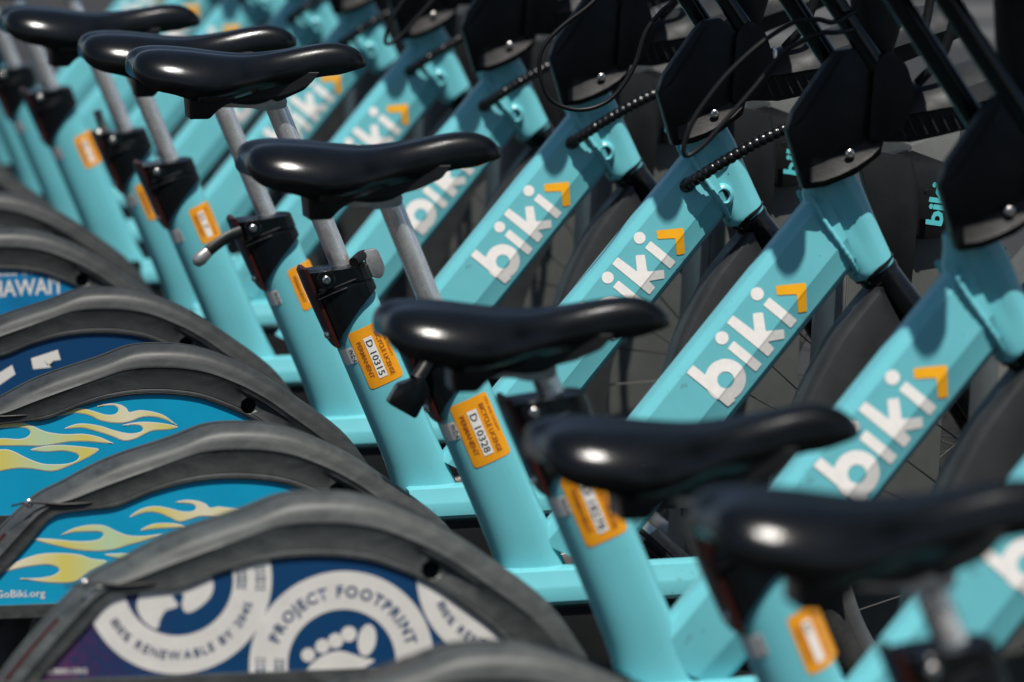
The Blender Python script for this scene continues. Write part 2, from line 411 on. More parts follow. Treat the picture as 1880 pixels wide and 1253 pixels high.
def drape(bm, name, m, off):
    for s in (-.024, -.020, -.016, -.012, -.006, 0, .006, .012, .016, .020, .024, .028, .031, .034, .037):
        q = SC + SV * s
        bmesh.ops.bisect_plane(bm, geom=bm.verts[:] + bm.edges[:] + bm.faces[:], plane_co=(q.x, 0, q.y), plane_no=(SV.x, 0, SV.y))
    for v in bm.verts: v.co.y = sty(v.co.x, v.co.z, off)
    bmesh.ops.triangulate(bm, faces=bm.faces[:])
    return finish(bm, name, m, 60)
def sticker(num):
    o = []
    bm = bmesh.new(); flat(bm, roundpoly([stp(-.041, -.0245), stp(-.041, .0245), stp(.041, .0245), stp(.041, -.0245)], .006, 5), 0)
    o.append(('sticker_sheet', drape(bm, 'sticker_sheet', 'sticker', .0005), None))
    bm = bmesh.new(); flat(bm, [stp(-.027, -.0080), stp(-.027, .0045), stp(.031, .0045), stp(.031, -.0080)], 0)
    o.append(('number_panel', drape(bm, 'number_panel', 'stkwhite', .0009), None))
    bm = bmesh.new()
    text(bm, num, .0125 * SOFF[2], stp(-.0235, -.0062), SU, SV, width=(.051 if len(num) > 5 else .012 * len(num)) * SOFF[2], bold=.008)
    o.append(('number_lettering', drape(bm, 'number_lettering', 'ink', .0012), None))
    bm = bmesh.new()
    text(bm, 'BICYCLE LICENSE', .0085 * SOFF[2], stp(-.031, .0092), SU, SV, width=.064 * SOFF[2], bold=.01)
    text(bm, 'PERMANENT', .0085 * SOFF[2], stp(-.026, -.0185), SU, SV, width=.052 * SOFF[2], bold=.01)
    text(bm, 'CITY AND COUNTY', .0045 * SOFF[2], stp(-.036, .0188), SU, SV, width=.046 * SOFF[2], bold=.006)
    o.append(('lettering', drape(bm, 'lettering', 'stkred', .0010), None))
    return o
def origin_sticker():
    bm = bmesh.new()
    c = Vector((stx(.652) - .031, .652))
    def p(a, b): q = c + SU * a + SV * b; return q.x, q.y
    flat(bm, roundpoly([p(-.011, -.009), p(-.011, .007), p(.011, .007), p(.011, -.009)], .003, 4), 0)
    for s in (-.006, -.003, 0, .003, .006):
        q = c + SV * s; bmesh.ops.bisect_plane(bm, geom=bm.verts[:] + bm.edges[:] + bm.faces[:], plane_co=(q.x, 0, q.y), plane_no=(SV.x, 0, SV.y))
    for v in bm.verts: v.co.y = sty(v.co.x, v.co.z, .0006)
    a = finish(bm, 'origin_sticker', 'stkwhite', 60)
    bm = bmesh.new()
    text(bm, 'IN', .0075, p(-.0085, .0010), SU, SV, bold=.01); text(bm, 'DA', .0075, p(0.000, .0010), SU, SV, bold=.01)
    for v in bm.verts: v.co.y = sty(v.co.x, v.co.z, .0010)
    return a, finish(bm, 'lettering', 'ink', 60)
def collar():
    """black seat collar: split clamp band on top, skirt with a slanted lower edge"""
    bm = bmesh.new(); n = 40
    def ring(fz, grow, zz=None):
        r = []
        for k in range(n):
            a = 2 * math.pi * k / n; c, s = math.cos(a), math.sin(a)
            wx, wy = .0450 + grow, .0318 + grow
            x = wx * abs(c) ** .52 * (1 if c > 0 else -1); y = wy * abs(s) ** .52 * (1 if s > 0 else -1)
            u = (x / wx + 1) / 2
            z = fz(u); r.append((stx(z) + x, y, z))
        return r
    low = lambda u: .668 + .076 * u + .004 * math.sin(u * 3)
    top = lambda u: .764 + .010 * u
    mid = lambda u: .742 + .013 * u
    rings = [ring(low, -.003), ring(low, 0)]
    rings += [ring(lambda u, t=t: low(u) * (1 - t) + (mid(u) - .003) * t, 0) for t in (.3, .6, .95)]
    rings += [ring(lambda u: mid(u) - .002, 0), ring(mid, -.0010), ring(lambda u: mid(u) + .0010, -.0010), ring(lambda u: mid(u) + .002, .0008), ring(lambda u: top(u) - .002, .0008), ring(top, .001), ring(lambda u: top(u) + .001, -.006), ring(lambda u: top(u) + .001, -.022)]
    loft(bm, rings)
    return finish(bm, 'seat_collar', 'gloss', 40)
def collar_boss():
    bm = bmesh.new()
    c = (.2235, .757)
    rings = [[(c[0] + r * math.cos(q), y, c[1] + r * math.sin(q)) for q in [2 * math.pi * k / 20 for k in range(20)]] for r, y in ((.0125, -.025), (.0125, -.0375), (.011, -.039), (.0001, -.039))]
    loft(bm, rings, False)
    # two raised ribs on the skirt
    for z, l in ((.738, .050), (.731, .038)):
        sweep(bm, [(.214, -.0325, z - .0015), (.214 + l * .5, -.0335, z + l * .18), (.214 + l, -.0320, z + l * .36)], .0016, 6)
    return finish(bm, 'clamp_boss', 'gloss', 40)
def dome(c, r, axis=-1, h=.5):
    bm = bmesh.new(); rings = []
    for r_, y in ((1, 0), (1, h * .4), (.85, h * .75), (.55, h), (.45, h), (.42, h * .6), (.001, h * .6)):
        rings.append([(c[0] + r * r_ * math.cos(q), c[1] + axis * r * y, c[2] + r * r_ * math.sin(q)) for q in [2 * math.pi * k / 14 for k in range(14)]])
    loft(bm, rings, False); return finish(bm, 'bolt', 'steel', 40)
def side_bolt(): # bolt standing out behind the collar
    bm = bmesh.new(); sweep(bm, [(.2325, -.014, .682), (.228, -.016, .680), (.2255, -.017, .679)], [.0055, .0055, .0035], 12)
    return finish(bm, 'bolt', 'steel', 40)
def reflector():
    bm = bmesh.new(); rings = []
    for z, d in ((.664, .001), (.672, .0045), (.70, .006), (.74, .007), (.765, .0065), (.770, .002)):
        x = stx(z) - .0450
        rings.append([(x + .006, -.0285, z), (x + .001, -.0275, z), (x - d * .8, -.014, z), (x - d * .8, .014, z), (x + .001, .0275, z), (x + .006, .0285, z)])
    loft(bm, rings)
    return finish(bm, 'reflector', 'red', 50)
def lever(kind):
    """(arm, tip) of the quick release"""
    a, t = bmesh.new(), bmesh.new()
    if kind == 'left':
        P = [(.206, -.036, .752), (.185, -.042, .745), (.163, -.048, .731), (.152, -.050, .722)]
        sweep(a, crm(P, 4), [.0085] * 13, 10, sy=.6); sweep(t, [(.156, -.0495, .7255), (.145, -.052, .716), (.138, -.0525, .712), (.134, -.053, .711)], [.0086, .0105, .0095, .004], 12, sy=.7)
        m2 = 'alu2'
    elif kind == 'right':
        P = [(.262, -.028, .778), (.276, -.006, .784), (.284, .004, .784)]
        sweep(a, crm(P, 4), .007, 10)
        prism(t, roundpoly([(.276, .790), (.297, .794), (.308, .768), (.304, .753), (.290, .754)], .006, 3), -.008, .002, .0012); m2 = 'alu2'
    elif kind == 'down':
        P = [(.228, -.043, .750), (.220, -.052, .738), (.207, -.060, .722)]
        sweep(a, crm(P, 4), .0085, 10)
        prism(t, roundpoly([(.214, .728), (.222, .708), (.205, .676), (.171, .696), (.184, .718), (.198, .722)], .004, 3), -.072, -.052, .003); m2 = 'gloss'
    else:
        P = [(.214, -.030, .768), (.206, -.020, .785), (.200, -.012, .806)]
        sweep(a, crm(P, 4), .0075, 10)
        sweep(t, [(.206, -.02, .775), (.202, -.022, .768), (.200, -.022, .762)], [.006, .010, .005], 10); m2 = 'alu2'
    return finish(a, 'lever_arm', 'plastic', 40), finish(t, 'lever_tip', m2, 40)
def post(ztop):
    bm = bmesh.new(); x = lambda z: .2475 - (z - .782) * .405 - .002
    zs = [.70, .74, .78] + [.78 + (ztop - .78) * k / 6 for k in range(1, 7)]
    sweep(bm, [(x(z), 0, z) for z in zs], .0142, 28)
    return finish(bm, 'seat_post', 'alu', 40), (x(ztop), ztop)
# ------------------------------------------------------------------ saddle (origin under its middle, x forward)
def saddle():
    bm = bmesh.new(); rings = []
    #       x      hw    ztop   zlow   valley skirt-in
    st = [(-.159, .040, .006, -.009, .000, .9), (-.155, .060, .013, -.017, .002, .9), (-.146, .075, .018, -.025, .004, .9), (-.130, .085, .0205, -.032, .0055, .88), (-.108, .091, .0205, -.037, .0065, .84), (-.080, .093, .0185, -.0455, .007, .80), (-.052, .088, .0150, -.047, .007, .76), (-.026, .077, .0120, -.0445, .0065, .70),
          (-.002, .061, .0110, -.0395, .0055, .66), (.022, .047, .0130, -.0335, .0045, .66), (.046, .038, .0165, -.028, .003, .70), (.070, .0325, .0205, -.0235, .002, .74), (.095, .0290, .0240, -.0185, .001, .78), (.118, .0265, .0245, -.016, 0, .8), (.137, .0235, .0195, -.011, 0, .85), (.149, .018, .0115, -.008, 0, .9), (.1560, .010, .002, -.006, 0, .9)]
    P = [Vector((a, b, c)) for a, b, c, *_ in st]
    fine = []
    for i in range(len(st) - 1):
        for k in range(3):
            t = k / 3
            g = lambda j: (lambda p0, p1, p2, p3: .5 * ((2 * p1) + (p2 - p0) * t + (2 * p0 - 5 * p1 + 4 * p2 - p3) * t * t + (3 * p1 - p0 - 3 * p2 + p3) * t ** 3))(st[max(i - 1, 0)][j], st[i][j], st[i + 1][j], st[min(i + 2, len(st) - 1)][j])
            fine.append([g(j) for j in range(6)])
    fine.append(list(st[-1]))
    n = 36
    for x, hw, zt, zl, val, sk in fine:
        ring = []
        for k in range(n + 1):
            a = math.pi * k / n; c, s = math.cos(a), math.sin(a)
            y = hw * (abs(c) ** .80) * (1 if c > 0 else -1)
            z = zl + (zt - zl) * (s ** .78) if s > 0 else zl
            if s < .30: y *= 1 - ((.30 - s) / .30) ** 2 * (1 - sk) * .6
            z -= val * math.exp(-(y / (hw * .24 + .004)) ** 2) * s ** 4
            lob = math.exp(-((abs(y) - hw * .55) / (hw * .33)) ** 2)
            z += val * .35 * lob
            ring.append((x - (.012 * math.exp(-(y / .028) ** 2) * -1 if x < -.125 else 0), y, z))
        # underside
        ring += [(x, -hw * .45, zl + .008), (x, 0, zl + .012), (x, hw * .45, zl + .008)]
        rings.append(ring)
    loft(bm, rings)
    return finish(bm, 'saddle_shell', 'saddle', 70)
def saddle_base(px):
    """rails and plastic mount under the saddle; px = where the post meets it, from the saddle's middle"""
    bm = bmesh.new()
    for y in (-.022, .022):
        sweep(bm, crm([(-.10, y * 1.6, -.02), (-.07, y * 1.3, -.038), (-.02, y, -.050), (.02, y, -.048), (.06, y * .5, -.022)], 5), .0037, 8)
    a = finish(bm, 'saddle_rails', 'plastic', 40)
    bm = bmesh.new()
    prism(bm, roundpoly([(-.105, -.012), (-.060, -.012), (.092, -.012), (.078, -.028), (.050, -.040), (.02, -.047), (-.01, -.050), (-.03, -.052), (-.045, -.062), (-.055, -.073), (-.0775, -.073), (-.080, -.040)], .003, 2), -.030, .030, .002)
    b = finish(bm, 'mount_plate', 'plastic', 35)
    bm = bmesh.new(); prism(bm, [(-.0835, -.030), (-.078, -.030), (-.0745, -.0735), (-.0800, -.0735)], -.026, .026, .001)
    r = finish(bm, 'reflector', 'red', 35)
    bm = bmesh.new()
    prism(bm, roundpoly([(px - .085, -.049), (px - .083, -.058), (px - .030, -.060), (px - .012, -.064), (px + .016, -.060), (px + .018, -.048), (px - .002, -.040), (px - .03, -.0385)], .004, 3), -.017, .017, .003)
    prism(bm, roundpoly([(px - .078, -.044), (px - .078, -.048), (px - .002, -.043), (px + .004, -.036), (px - .03, -.036)], .002, 2), -.022, .022, .001)
    c = finish(bm, 'saddle_clamp', 'alu2', 35)
    bm = bmesh.new(); prism(bm, roundpoly([(px + .004, -.052), (px + .040, -.036), (px + .055, -.020), (px + .0, -.018), (px - .02, -.038)], .004, 3), -.020, .020, .002)
    d = finish(bm, 'clamp_cradle', 'plastic', 35)
    return a, b, r, c, d
# ------------------------------------------------------------------ rear fender with its printed side
FO = [(-.385, .42), (-.33, .50), (-.275, .562), (-.235, .597), (-.20, .614), (-.15, .638), (-.075, .662), (-.028, .677), (.027, .6775), (.072, .669), (.114, .652), (.15, .632), (.185, .608), (.249, .560), (.285, .515), (.313, .465), (.33, .41)]
FO0 = FO
FI = [(-.355, .42), (-.292, .495), (-.247, .543), (-.218, .574), (-.178, .580), (-.143, .583), (-.10, .599), (-.05, .610), (0, .612), (.05, .606), (.09, .592), (.122, .576), (.15, .556), (.188, .526), (.208, .502), (.222, .465), (.24, .41)]
FO = [(x * .985, z - .0105) for x, z in FO0]
def fender():
    bm = bmesh.new(); n = 5
    O = crm([(x, 0, z) for x, z in FO], n); I = crm([(x, 0, z) for x, z in FI], n); rings = []
    N = len(O)
    prof = [(-.005, 0, 0), (-.0045, .012, 0), (-.0035, .026, 0), (-.001, .0355, 0), (.0020, .0405, 0), (.0060, .0434, 0), (.0125, .0455, 0), (.0185, .0473, 0), (.0208, .0480, 0), (.0226, .0480, 0), (.0250, .0474, 0), (.032, .0471, 1.5), (.50, .0467, 1), (.74, .0465, 1), (.86, .0467, 1), (.875, .0460, 1), (.89, .0467, 1), (.945, .0468, 1), (.955, .0461, 1), (.965, .0468, 1), (1.0, .0462, 1), (1.01, .0440, 1)]
    for i in range(N):
        o, q = O[i], I[i]; d = q - o; L = d.length; d.normalize()
        t = i / (N - 1)
        bul = math.exp(-((t - .70) / .05) ** 2) * .004           # dent at the front shoulder
        ring = []
        for f, y, rel in prof:
            if rel == 0: dist = min(f, L * .40 + (f - .03) * .3) if f > 0 else f
            elif rel == 1.5: dist = min(f, .47 * L)
            else: dist = f * L
            w = 1
            wy = y * w - (bul if rel == 1 and f < .8 else 0)
            p = o + d * dist; ring.append((p.x, -wy, p.z))
        ring = ring + [(x, -y, z) for x, y, z in ring[::-1] if True][:-1]
        inner = [(p[0] + d.x * .004, p[1] * .93, p[2] + d.z * .004) for p in ring]
        rings.append(ring[::-1] if False else ring)
    vs = loft(bm, rings, cap=False, closed=False)
    me = finish(bm, 'rear_fender', 'fender', 40)
    # real hole in the side skin
    o = bpy.data.objects.new('x', me); COL.objects.link(o)
    s = o.modifiers.new('s', 'SOLIDIFY'); s.thickness = .0025; s.offset = -1
    cb = bmesh.new(); cyl(cb, (.1205, -.08, .5925), (.1205, 0, .5925), .0100, 28); cm = finish(cb, 'c', 'plastic')
    co = bpy.data.objects.new('c', cm); COL.objects.link(co)
    b = o.modifiers.new('b', 'BOOLEAN'); b.object = co; b.operation = 'DIFFERENCE'; b.solver = 'EXACT'
    dg = bpy.context.evaluated_depsgraph_get(); dg.update()
    out = bpy.data.meshes.new_from_object(o.evaluated_get(dg)); out.name = 'rear_fender'
    bpy.data.objects.remove(o); bpy.data.objects.remove(co)
    return out
PANEL = [(-.375, .395)] + FI[:1] + FI[1:] + [(.245, .395)]
def panel_mesh(m, zb):
    bm = bmesh.new(); P = [(-.30 + (.47 - zb) * .9, zb)]
    I = [p for p in FI if p[1] > zb + .004]
    ext = [(x + (.002 if x > 0 else -.006), z + .0025) for x, z in I]
    prism(bm, [(-.315 - (.48 - zb) * .8, zb)] + ext + [(.236, zb)], -.0435, -.0415)
    return finish(bm, 'graphic_panel', m, 30)
def bottom_bar(zb):
    bm = bmesh.new(); rings = []
    for x in (-.345, -.2, 0, .15, .235): rings.append([(x, y, z) for y, z in ((-.050, zb + .002), (-.050, zb - .013), (-.040, zb - .015), (-.040, zb + .002))])
    loft(bm, rings)
    return finish(bm, 'lower_strip', 'fender', 30)
YP = -.0438
HULL = [(-.33, .40), (-.33, .50), (-.235, .588), (-.14, .612), (-.02, .624), (.05, .612), (.10, .586), (.13, .571), (.155, .554), (.19, .528), (.225, .50), (.24, .40)]
FL4 = [[(-0.1364, 0.5851), (-0.1179, 0.594), (-0.1007, 0.5959), (-0.0836, 0.5917), (-0.0689, 0.5868), (-0.0578, 0.5865), (-0.0521, 0.5901), (-0.0521, 0.5945), (-0.0577, 0.5982), (-0.0688, 0.5985), (-0.0798, 0.5978), (-0.0638, 0.6013), (-0.0491, 0.5994), (-0.0405, 0.5942), (-0.0369, 0.5891), (-0.0245, 0.5912), (-0.0097, 0.5896), (0.0075, 0.5841), (0.0198, 0.575), (0.0259, 0.5694), (0.0148, 0.5752), (0.0025, 0.58), (-0.0098, 0.5821), (-0.0222, 0.5812), (-0.0345, 0.5766), (-0.0469, 0.5745), (-0.0616, 0.5755), (-0.0764, 0.5791), (-0.0861, 0.5844), (-0.0984, 0.5884), (-0.1131, 0.5894)], [(-0.1231, 0.5694), (-0.1083, 0.5751), (-0.0936, 0.5754), (-0.074, 0.5716), (-0.0593, 0.5662), (-0.0396, 0.5611), (-0.0261, 0.5615), (-0.0194, 0.565), (-0.0218, 0.5695), (-0.0297, 0.5715), (-0.0469, 0.5715), (-0.0346, 0.5746), (-0.0197, 0.5757), (-0.0025, 0.5744), (0.0148, 0.5714), (0.0271, 0.5673), (0.0147, 0.564), (-0.0051, 0.5633), (-0.0175, 0.5587), (-0.0299, 0.5529), (-0.0447, 0.5509), (-0.0594, 0.557), (-0.0741, 0.5624), (-0.0888, 0.5671), (-0.101, 0.5699)], [(-0.2384, 0.5707), (-0.2062, 0.5779), (-0.1846, 0.5805), (-0.1659, 0.5753), (-0.1472, 0.5666), (-0.123, 0.5623), (-0.0987, 0.5621), (-0.0798, 0.5583), (-0.0663, 0.5524), (-0.0582, 0.5478), (-0.0718, 0.5488), (-0.0907, 0.5512), (-0.1123, 0.5519), (-0.1312, 0.5498), (-0.1528, 0.5472), (-0.1797, 0.5485), (-0.2066, 0.5494), (-0.2226, 0.5526), (-0.2064, 0.5594), (-0.185, 0.5577), (-0.1728, 0.5595), (-0.1671, 0.5658), (-0.1727, 0.5715), (-0.1847, 0.5732), (-0.2062, 0.573)], [(-0.2469, 0.5384), (-0.2066, 0.5447), (-0.1905, 0.5421), (-0.1745, 0.5334), (-0.1531, 0.5245), (-0.1342, 0.5226), (-0.118, 0.5234), (-0.1072, 0.5272), (-0.1039, 0.5325), (-0.1098, 0.5368), (-0.1259, 0.5401), (-0.1475, 0.5394), (-0.1677, 0.5427), (-0.1528, 0.5469), (-0.1312, 0.5484), (-0.1097, 0.5464), (-0.0908, 0.5439), (-0.0773, 0.5407), (-0.0909, 0.5308), (-0.1181, 0.5193), (-0.1398, 0.5132), (-0.1667, 0.5176), (-0.1855, 0.5187), (-0.207, 0.5159), (-0.2474, 0.5085)]]
FL3 = [[(-0.1287, 0.5698), (-0.1151, 0.5792), (-0.098, 0.5823), (-0.081, 0.5793), (-0.0663, 0.5751), (-0.0541, 0.5747), (-0.0492, 0.5782), (-0.054, 0.5833), (-0.0736, 0.5859), (-0.0613, 0.5885), (-0.0467, 0.5868), (-0.0369, 0.5827), (-0.032, 0.5781), (-0.0222, 0.5793), (-0.0099, 0.5774), (0.0122, 0.5749), (-0.0125, 0.5671), (-0.0419, 0.5681), (-0.0542, 0.5655), (-0.0689, 0.5623), (-0.0811, 0.5682), (-0.0957, 0.5743), (-0.1103, 0.5748)], [(-0.2418, 0.5483), (-0.22, 0.5471), (-0.1958, 0.5438), (-0.1764, 0.5431), (-0.1642, 0.5451), (-0.1593, 0.5499), (-0.1641, 0.5537), (-0.1836, 0.5544), (-0.1981, 0.5537), (-0.2091, 0.5516), (-0.1957, 0.5585), (-0.1786, 0.5621), (-0.1592, 0.5614), (-0.1447, 0.5543), (-0.1301, 0.5484), (-0.1106, 0.547), (-0.0886, 0.5487), (-0.1156, 0.5398), (-0.1302, 0.5366), (-0.1449, 0.5322), (-0.1644, 0.5304), (-0.1887, 0.5324), (-0.2129, 0.5382), (-0.2322, 0.5438)], [(-0.281, 0.5092), (-0.2615, 0.5215), (-0.2372, 0.5292), (-0.213, 0.5301), (-0.1887, 0.5275), (-0.1742, 0.5221), (-0.1548, 0.5177), (-0.1768, 0.5062), (-0.1916, 0.4956), (-0.2086, 0.4938), (-0.2328, 0.4959), (-0.2497, 0.4994), (-0.2582, 0.5012), (-0.2376, 0.501), (-0.2206, 0.5033), (-0.212, 0.5087), (-0.2156, 0.5137), (-0.2277, 0.5166), (-0.2495, 0.5149), (-0.2665, 0.5118)], [(-0.1154, 0.5538), (-0.1031, 0.5603), (-0.0885, 0.5618), (-0.0726, 0.5605), (-0.0616, 0.5564), (-0.0788, 0.5553), (-0.0959, 0.5551)], [(-0.1584, 0.5265), (-0.145, 0.5272), (-0.1255, 0.5265), (-0.1353, 0.5207), (-0.1499, 0.523)]]
GLOBE = [(-0.1902, 0.5751), (-0.1926, 0.5635), (-0.1858, 0.5492), (-0.172, 0.5393), (-0.1684, 0.5485), (-0.1625, 0.5589), (-0.1556, 0.5609), (-0.1486, 0.5642), (-0.1531, 0.5714), (-0.1543, 0.575), (-0.1461, 0.577), (-0.1427, 0.5734), (-0.1451, 0.5664), (-0.1417, 0.5569), (-0.1323, 0.5577), (-0.1183, 0.5678), (-0.1124, 0.577), (-0.1112, 0.5863), (-0.1157, 0.5959), (-0.1297, 0.5928), (-0.1483, 0.5888), (-0.1715, 0.5885), (-0.1866, 0.5867)]
FOOT = [(-0.0184, 0.4766), (-0.0136, 0.4882), (-0.0065, 0.4974), (0.0053, 0.5052), (0.0218, 0.5093), (0.036, 0.5052), (0.0501, 0.4999), (0.0607, 0.4971), (0.0453, 0.4882), (0.0287, 0.4746), (0.0145, 0.4657), (-0.0161, 0.467)]
def artmesh(bm, name, m, clip=True):
    if clip: clip_convex(bm, HULL)
    bmesh.ops.triangulate(bm, faces=bm.faces[:])
    return finish(bm, name, m, 60)
def flames(F):
    a, b = bmesh.new(), bmesh.new()
    for p in F:
        q = smoothpoly(p, 3); flat(a, q, YP)
        q = inset(q, .0011)
        flat(b, q, YP - .0003)
    return artmesh(a, 'flame_outline', 'cream'), artmesh(b, 'flame_fill', 'flame')
def art(kind):
    """list of (name, mesh) lying on the fender's side panel"""
    o = []
    if kind == 'flame_web':
        a, b = flames(FL3); o += [('flame_outline', a), ('flame_fill', b)]
        bm = bmesh.new(); text(bm, 'GoBiki.org', .0125, (-.288, .4790), (1, -.01), (.01, 1), y=YP, width=.059, bold=.012); o.append(('web_lettering', artmesh(bm, 'web_lettering', 'cream', False)))
    elif kind == 'flame':
        a, b = flames(FL4); o += [('flame_outline', a), ('flame_fill', b)]
    elif kind == 'project':
        w, k = bmesh.new(), bmesh.new()
        c1, c2, c3 = (-.1483, .590), (.0248, .4957), (.2045, .586)
        for c in (c1, c2, c3): ringflat(w, c[0], c[1], .0990, .0580, YP - (.0002 if c is c2 else 0), n=90)
        flat(w, smoothpoly(GLOBE, 2), YP); flat(w, [(x + .352, z + .004) for x, z in smoothpoly(GLOBE, 2)], YP)
        for x, z, r in ((-.0111, .5059, .0075), (.0042, .5147, .0078), (.0184, .5201, .0082), (.0325, .5267, .0084)): flat(w, circ(x, z, r, 20), YP)
        flat(w, circ(.0518, .5195, .0172, 24, rx=.0098, rot=-.15), YP); flat(w, smoothpoly(FOOT, 2), YP)
        o.append(('badge_print', artmesh(w, 'badge_print', 'cream')))
        arctext(k, '100% RENEWABLE BY 2045', .0132, c1, .0785, 207, 342, YP - .0006, inward=True, bold=.008)
        o.append(('badge_lettering', artmesh(k, 'badge_lettering', M['navy']))); k = bmesh.new()
        arctext(k, 'PROJECT FOOTPRINT', .0172, c2, .0775, 161, 13, YP - .0006, bold=.022)
        o.append(('badge_lettering', artmesh(k, 'badge_lettering', M['navy']))); k = bmesh.new()
        arctext(k, '100% RENEWABLE BY 2045', .0132, c3, .0785, 199, 334, YP - .0006, inward=True, bold=.008)
        o.append(('badge_lettering', artmesh(k, 'badge_lettering', M['navy']))); k = bmesh.new()
        for c, a0, sg in ((c1, -4, 1), (c1, 4, 1), (c2, 178, 1), (c2, 186, 1), (c3, 178, 1)):
            for ri in (.064, .070, .077, .084, .090):
                for da in (-3.2, 0, 3.2):
                    if (int(ri * 1000) + int(da * 10)) % 2: continue
                    a = R_(a0 + da); x, z = c[0] + ri * math.cos(a), c[1] + ri * math.sin(a)
                    flat(k, circ(x, z, .0011, 6, rx=.0023, rot=0), YP - .0006)
        o.append(('badge_marks', artmesh(k, 'badge_marks', M['navy'])))

        bm = bmesh.new(); text(bm, 'GOBIKI.ORG', .0080, (-.2905, .4965), (1, -.02), (.02, 1), y=YP - .0003, width=.045, bold=.015); o.append(('web_lettering', artmesh(bm, 'web_lettering', 'cream', False)))
    elif kind == 'blocks':
        w = bmesh.new()
        for p in ([(-.1044, .5779), (-.0656, .5895), (-.0616, .5747), (-.0720, .5735), (-.0800, .5665), (-.0868, .5750), (-.0750, .5640), (-.1015, .5620)], [(-.1621, .5511), (-.1317, .5692), (-.1271, .5554), (-.1498, .5406), (-.1624, .5342)]):
            w = bmesh.new(); flat(w, p, YP); o.append(('block_print', artmesh(w, 'block_print', 'cream')))
    elif kind == 'island':
        w = bmesh.new()
        text(w, 'how it i', .010, (-.012, .6010), (1, .03), (-.03, 1), y=YP, width=.055, bold=.01)
        text(w, "HAWAI'I", .036, (-.0250, .5690), (1, .03), (-.03, 1), y=YP, width=.110, bold=.018)
        o.append(('place_lettering', artmesh(w, 'place_lettering', 'cream', False)))
    return o
# ------------------------------------------------------------------ wheels
def lathe_y(bm, c, prof, n=72, ang=None):
    """ring about the y axis through c=(x,z); prof = closed list of (r, y)"""
    a0, a1 = ang or (0, 360); full = ang is None; st = []
    for k in range(n if full else n + 1):
        a = R_(a0 + (a1 - a0) * k / n); st.append([bm.verts.new((c[0] + r * math.cos(a), y, c[1] + r * math.sin(a))) for r, y in prof])
    m = len(prof)
    for i in range(len(st) if full else len(st) - 1):
        A, B = st[i], st[(i + 1) % len(st)]
        for j in range(m): bm.faces.new((A[j], A[(j + 1) % m], B[(j + 1) % m], B[j]))
    if not full: bm.faces.new(st[0]); bm.faces.new(st[-1][::-1])
def tyre(c, R=.315):
    bm = bmesh.new(); q = R - .024
    prof = [(q + .0235 * math.cos(R_(a)), .0235 * math.sin(R_(a))) for a in range(-140, 141, 20)]
    prof += [(R - .046, .012), (R - .046, -.012)]
    lathe_y(bm, c, prof, 96)
    for k in range(96):     # tread blocks
        for sgn in (-1, 1):
            a = 2 * math.pi * (k + .5 * (sgn > 0)) / 96
            da = .018; pts = []
            for aa, yy in ((a, .002), (a + da, .001), (a + da * 1.9, .019), (a + da, .0195)):
                rr = q + math.sqrt(max(.0235 ** 2 - yy ** 2, 0)) + .0016
                pts.append((c[0] + rr * math.cos(aa), sgn * yy, c[1] + rr * math.sin(aa)))
            top = [bm.verts.new(p) for p in pts]
            lo = [bm.verts.new((c[0] + (p[0] - c[0]) * .988, p[1], c[1] + (p[2] - c[1]) * .988)) for p in pts]
            bm.faces.new(top)
            for i in range(4): bm.faces.new((top[i], top[(i + 1) % 4], lo[(i + 1) % 4], lo[i]))
    return finish(bm, 'tyre', 'rubber', 40)
def rim(c, R=.272):
    bm = bmesh.new()
    lathe_y(bm, c, [(R + .002, -.0125), (R + .002, -.0105), (R - .006, -.0095), (R - .006, .0095), (R + .002, .0105), (R + .002, .0125), (R - .013, .0115), (R - .020, .007), (R - .0215, 0), (R - .020, -.007), (R - .013, -.0115)], 96)
    return finish(bm, 'rim', 'rim', 30)
def hub(c):
    bm = bmesh.new()
    sweep(bm, [(c[0], -.055, c[1]), (c[0], -.034, c[1]), (c[0], -.033, c[1]), (c[0], -.029, c[1]), (c[0], -.028, c[1]), (c[0], .028, c[1]), (c[0], .029, c[1]), (c[0], .033, c[1]), (c[0], .034, c[1]), (c[0], .055, c[1])], [.006, .008, .034, .034, .022, .022, .034, .034, .008, .006], 24)
    return finish(bm, 'hub', 'rim', 40)
def spoke_mesh():
    """spoke from flange to rim, along +x from the hub, leaning sideways"""
    out = []
    for side in (-1, 1):
        for cross in (-1, 1):
            bm = bmesh.new(); a = R_(cross * 62)
            p0 = Vector((.032 * math.cos(a), side * .031, .032 * math.sin(a))); p1 = Vector((.252, side * .003, 0))
            cyl(bm, p0, p1, .0011, 6)
            out.append(finish(bm, 'spoke', 'spoke', 40))
            bm = bmesh.new(); d = (p1 - p0).normalized(); cyl(bm, p1 - d * .010, p1, .0019, 6)
    return out
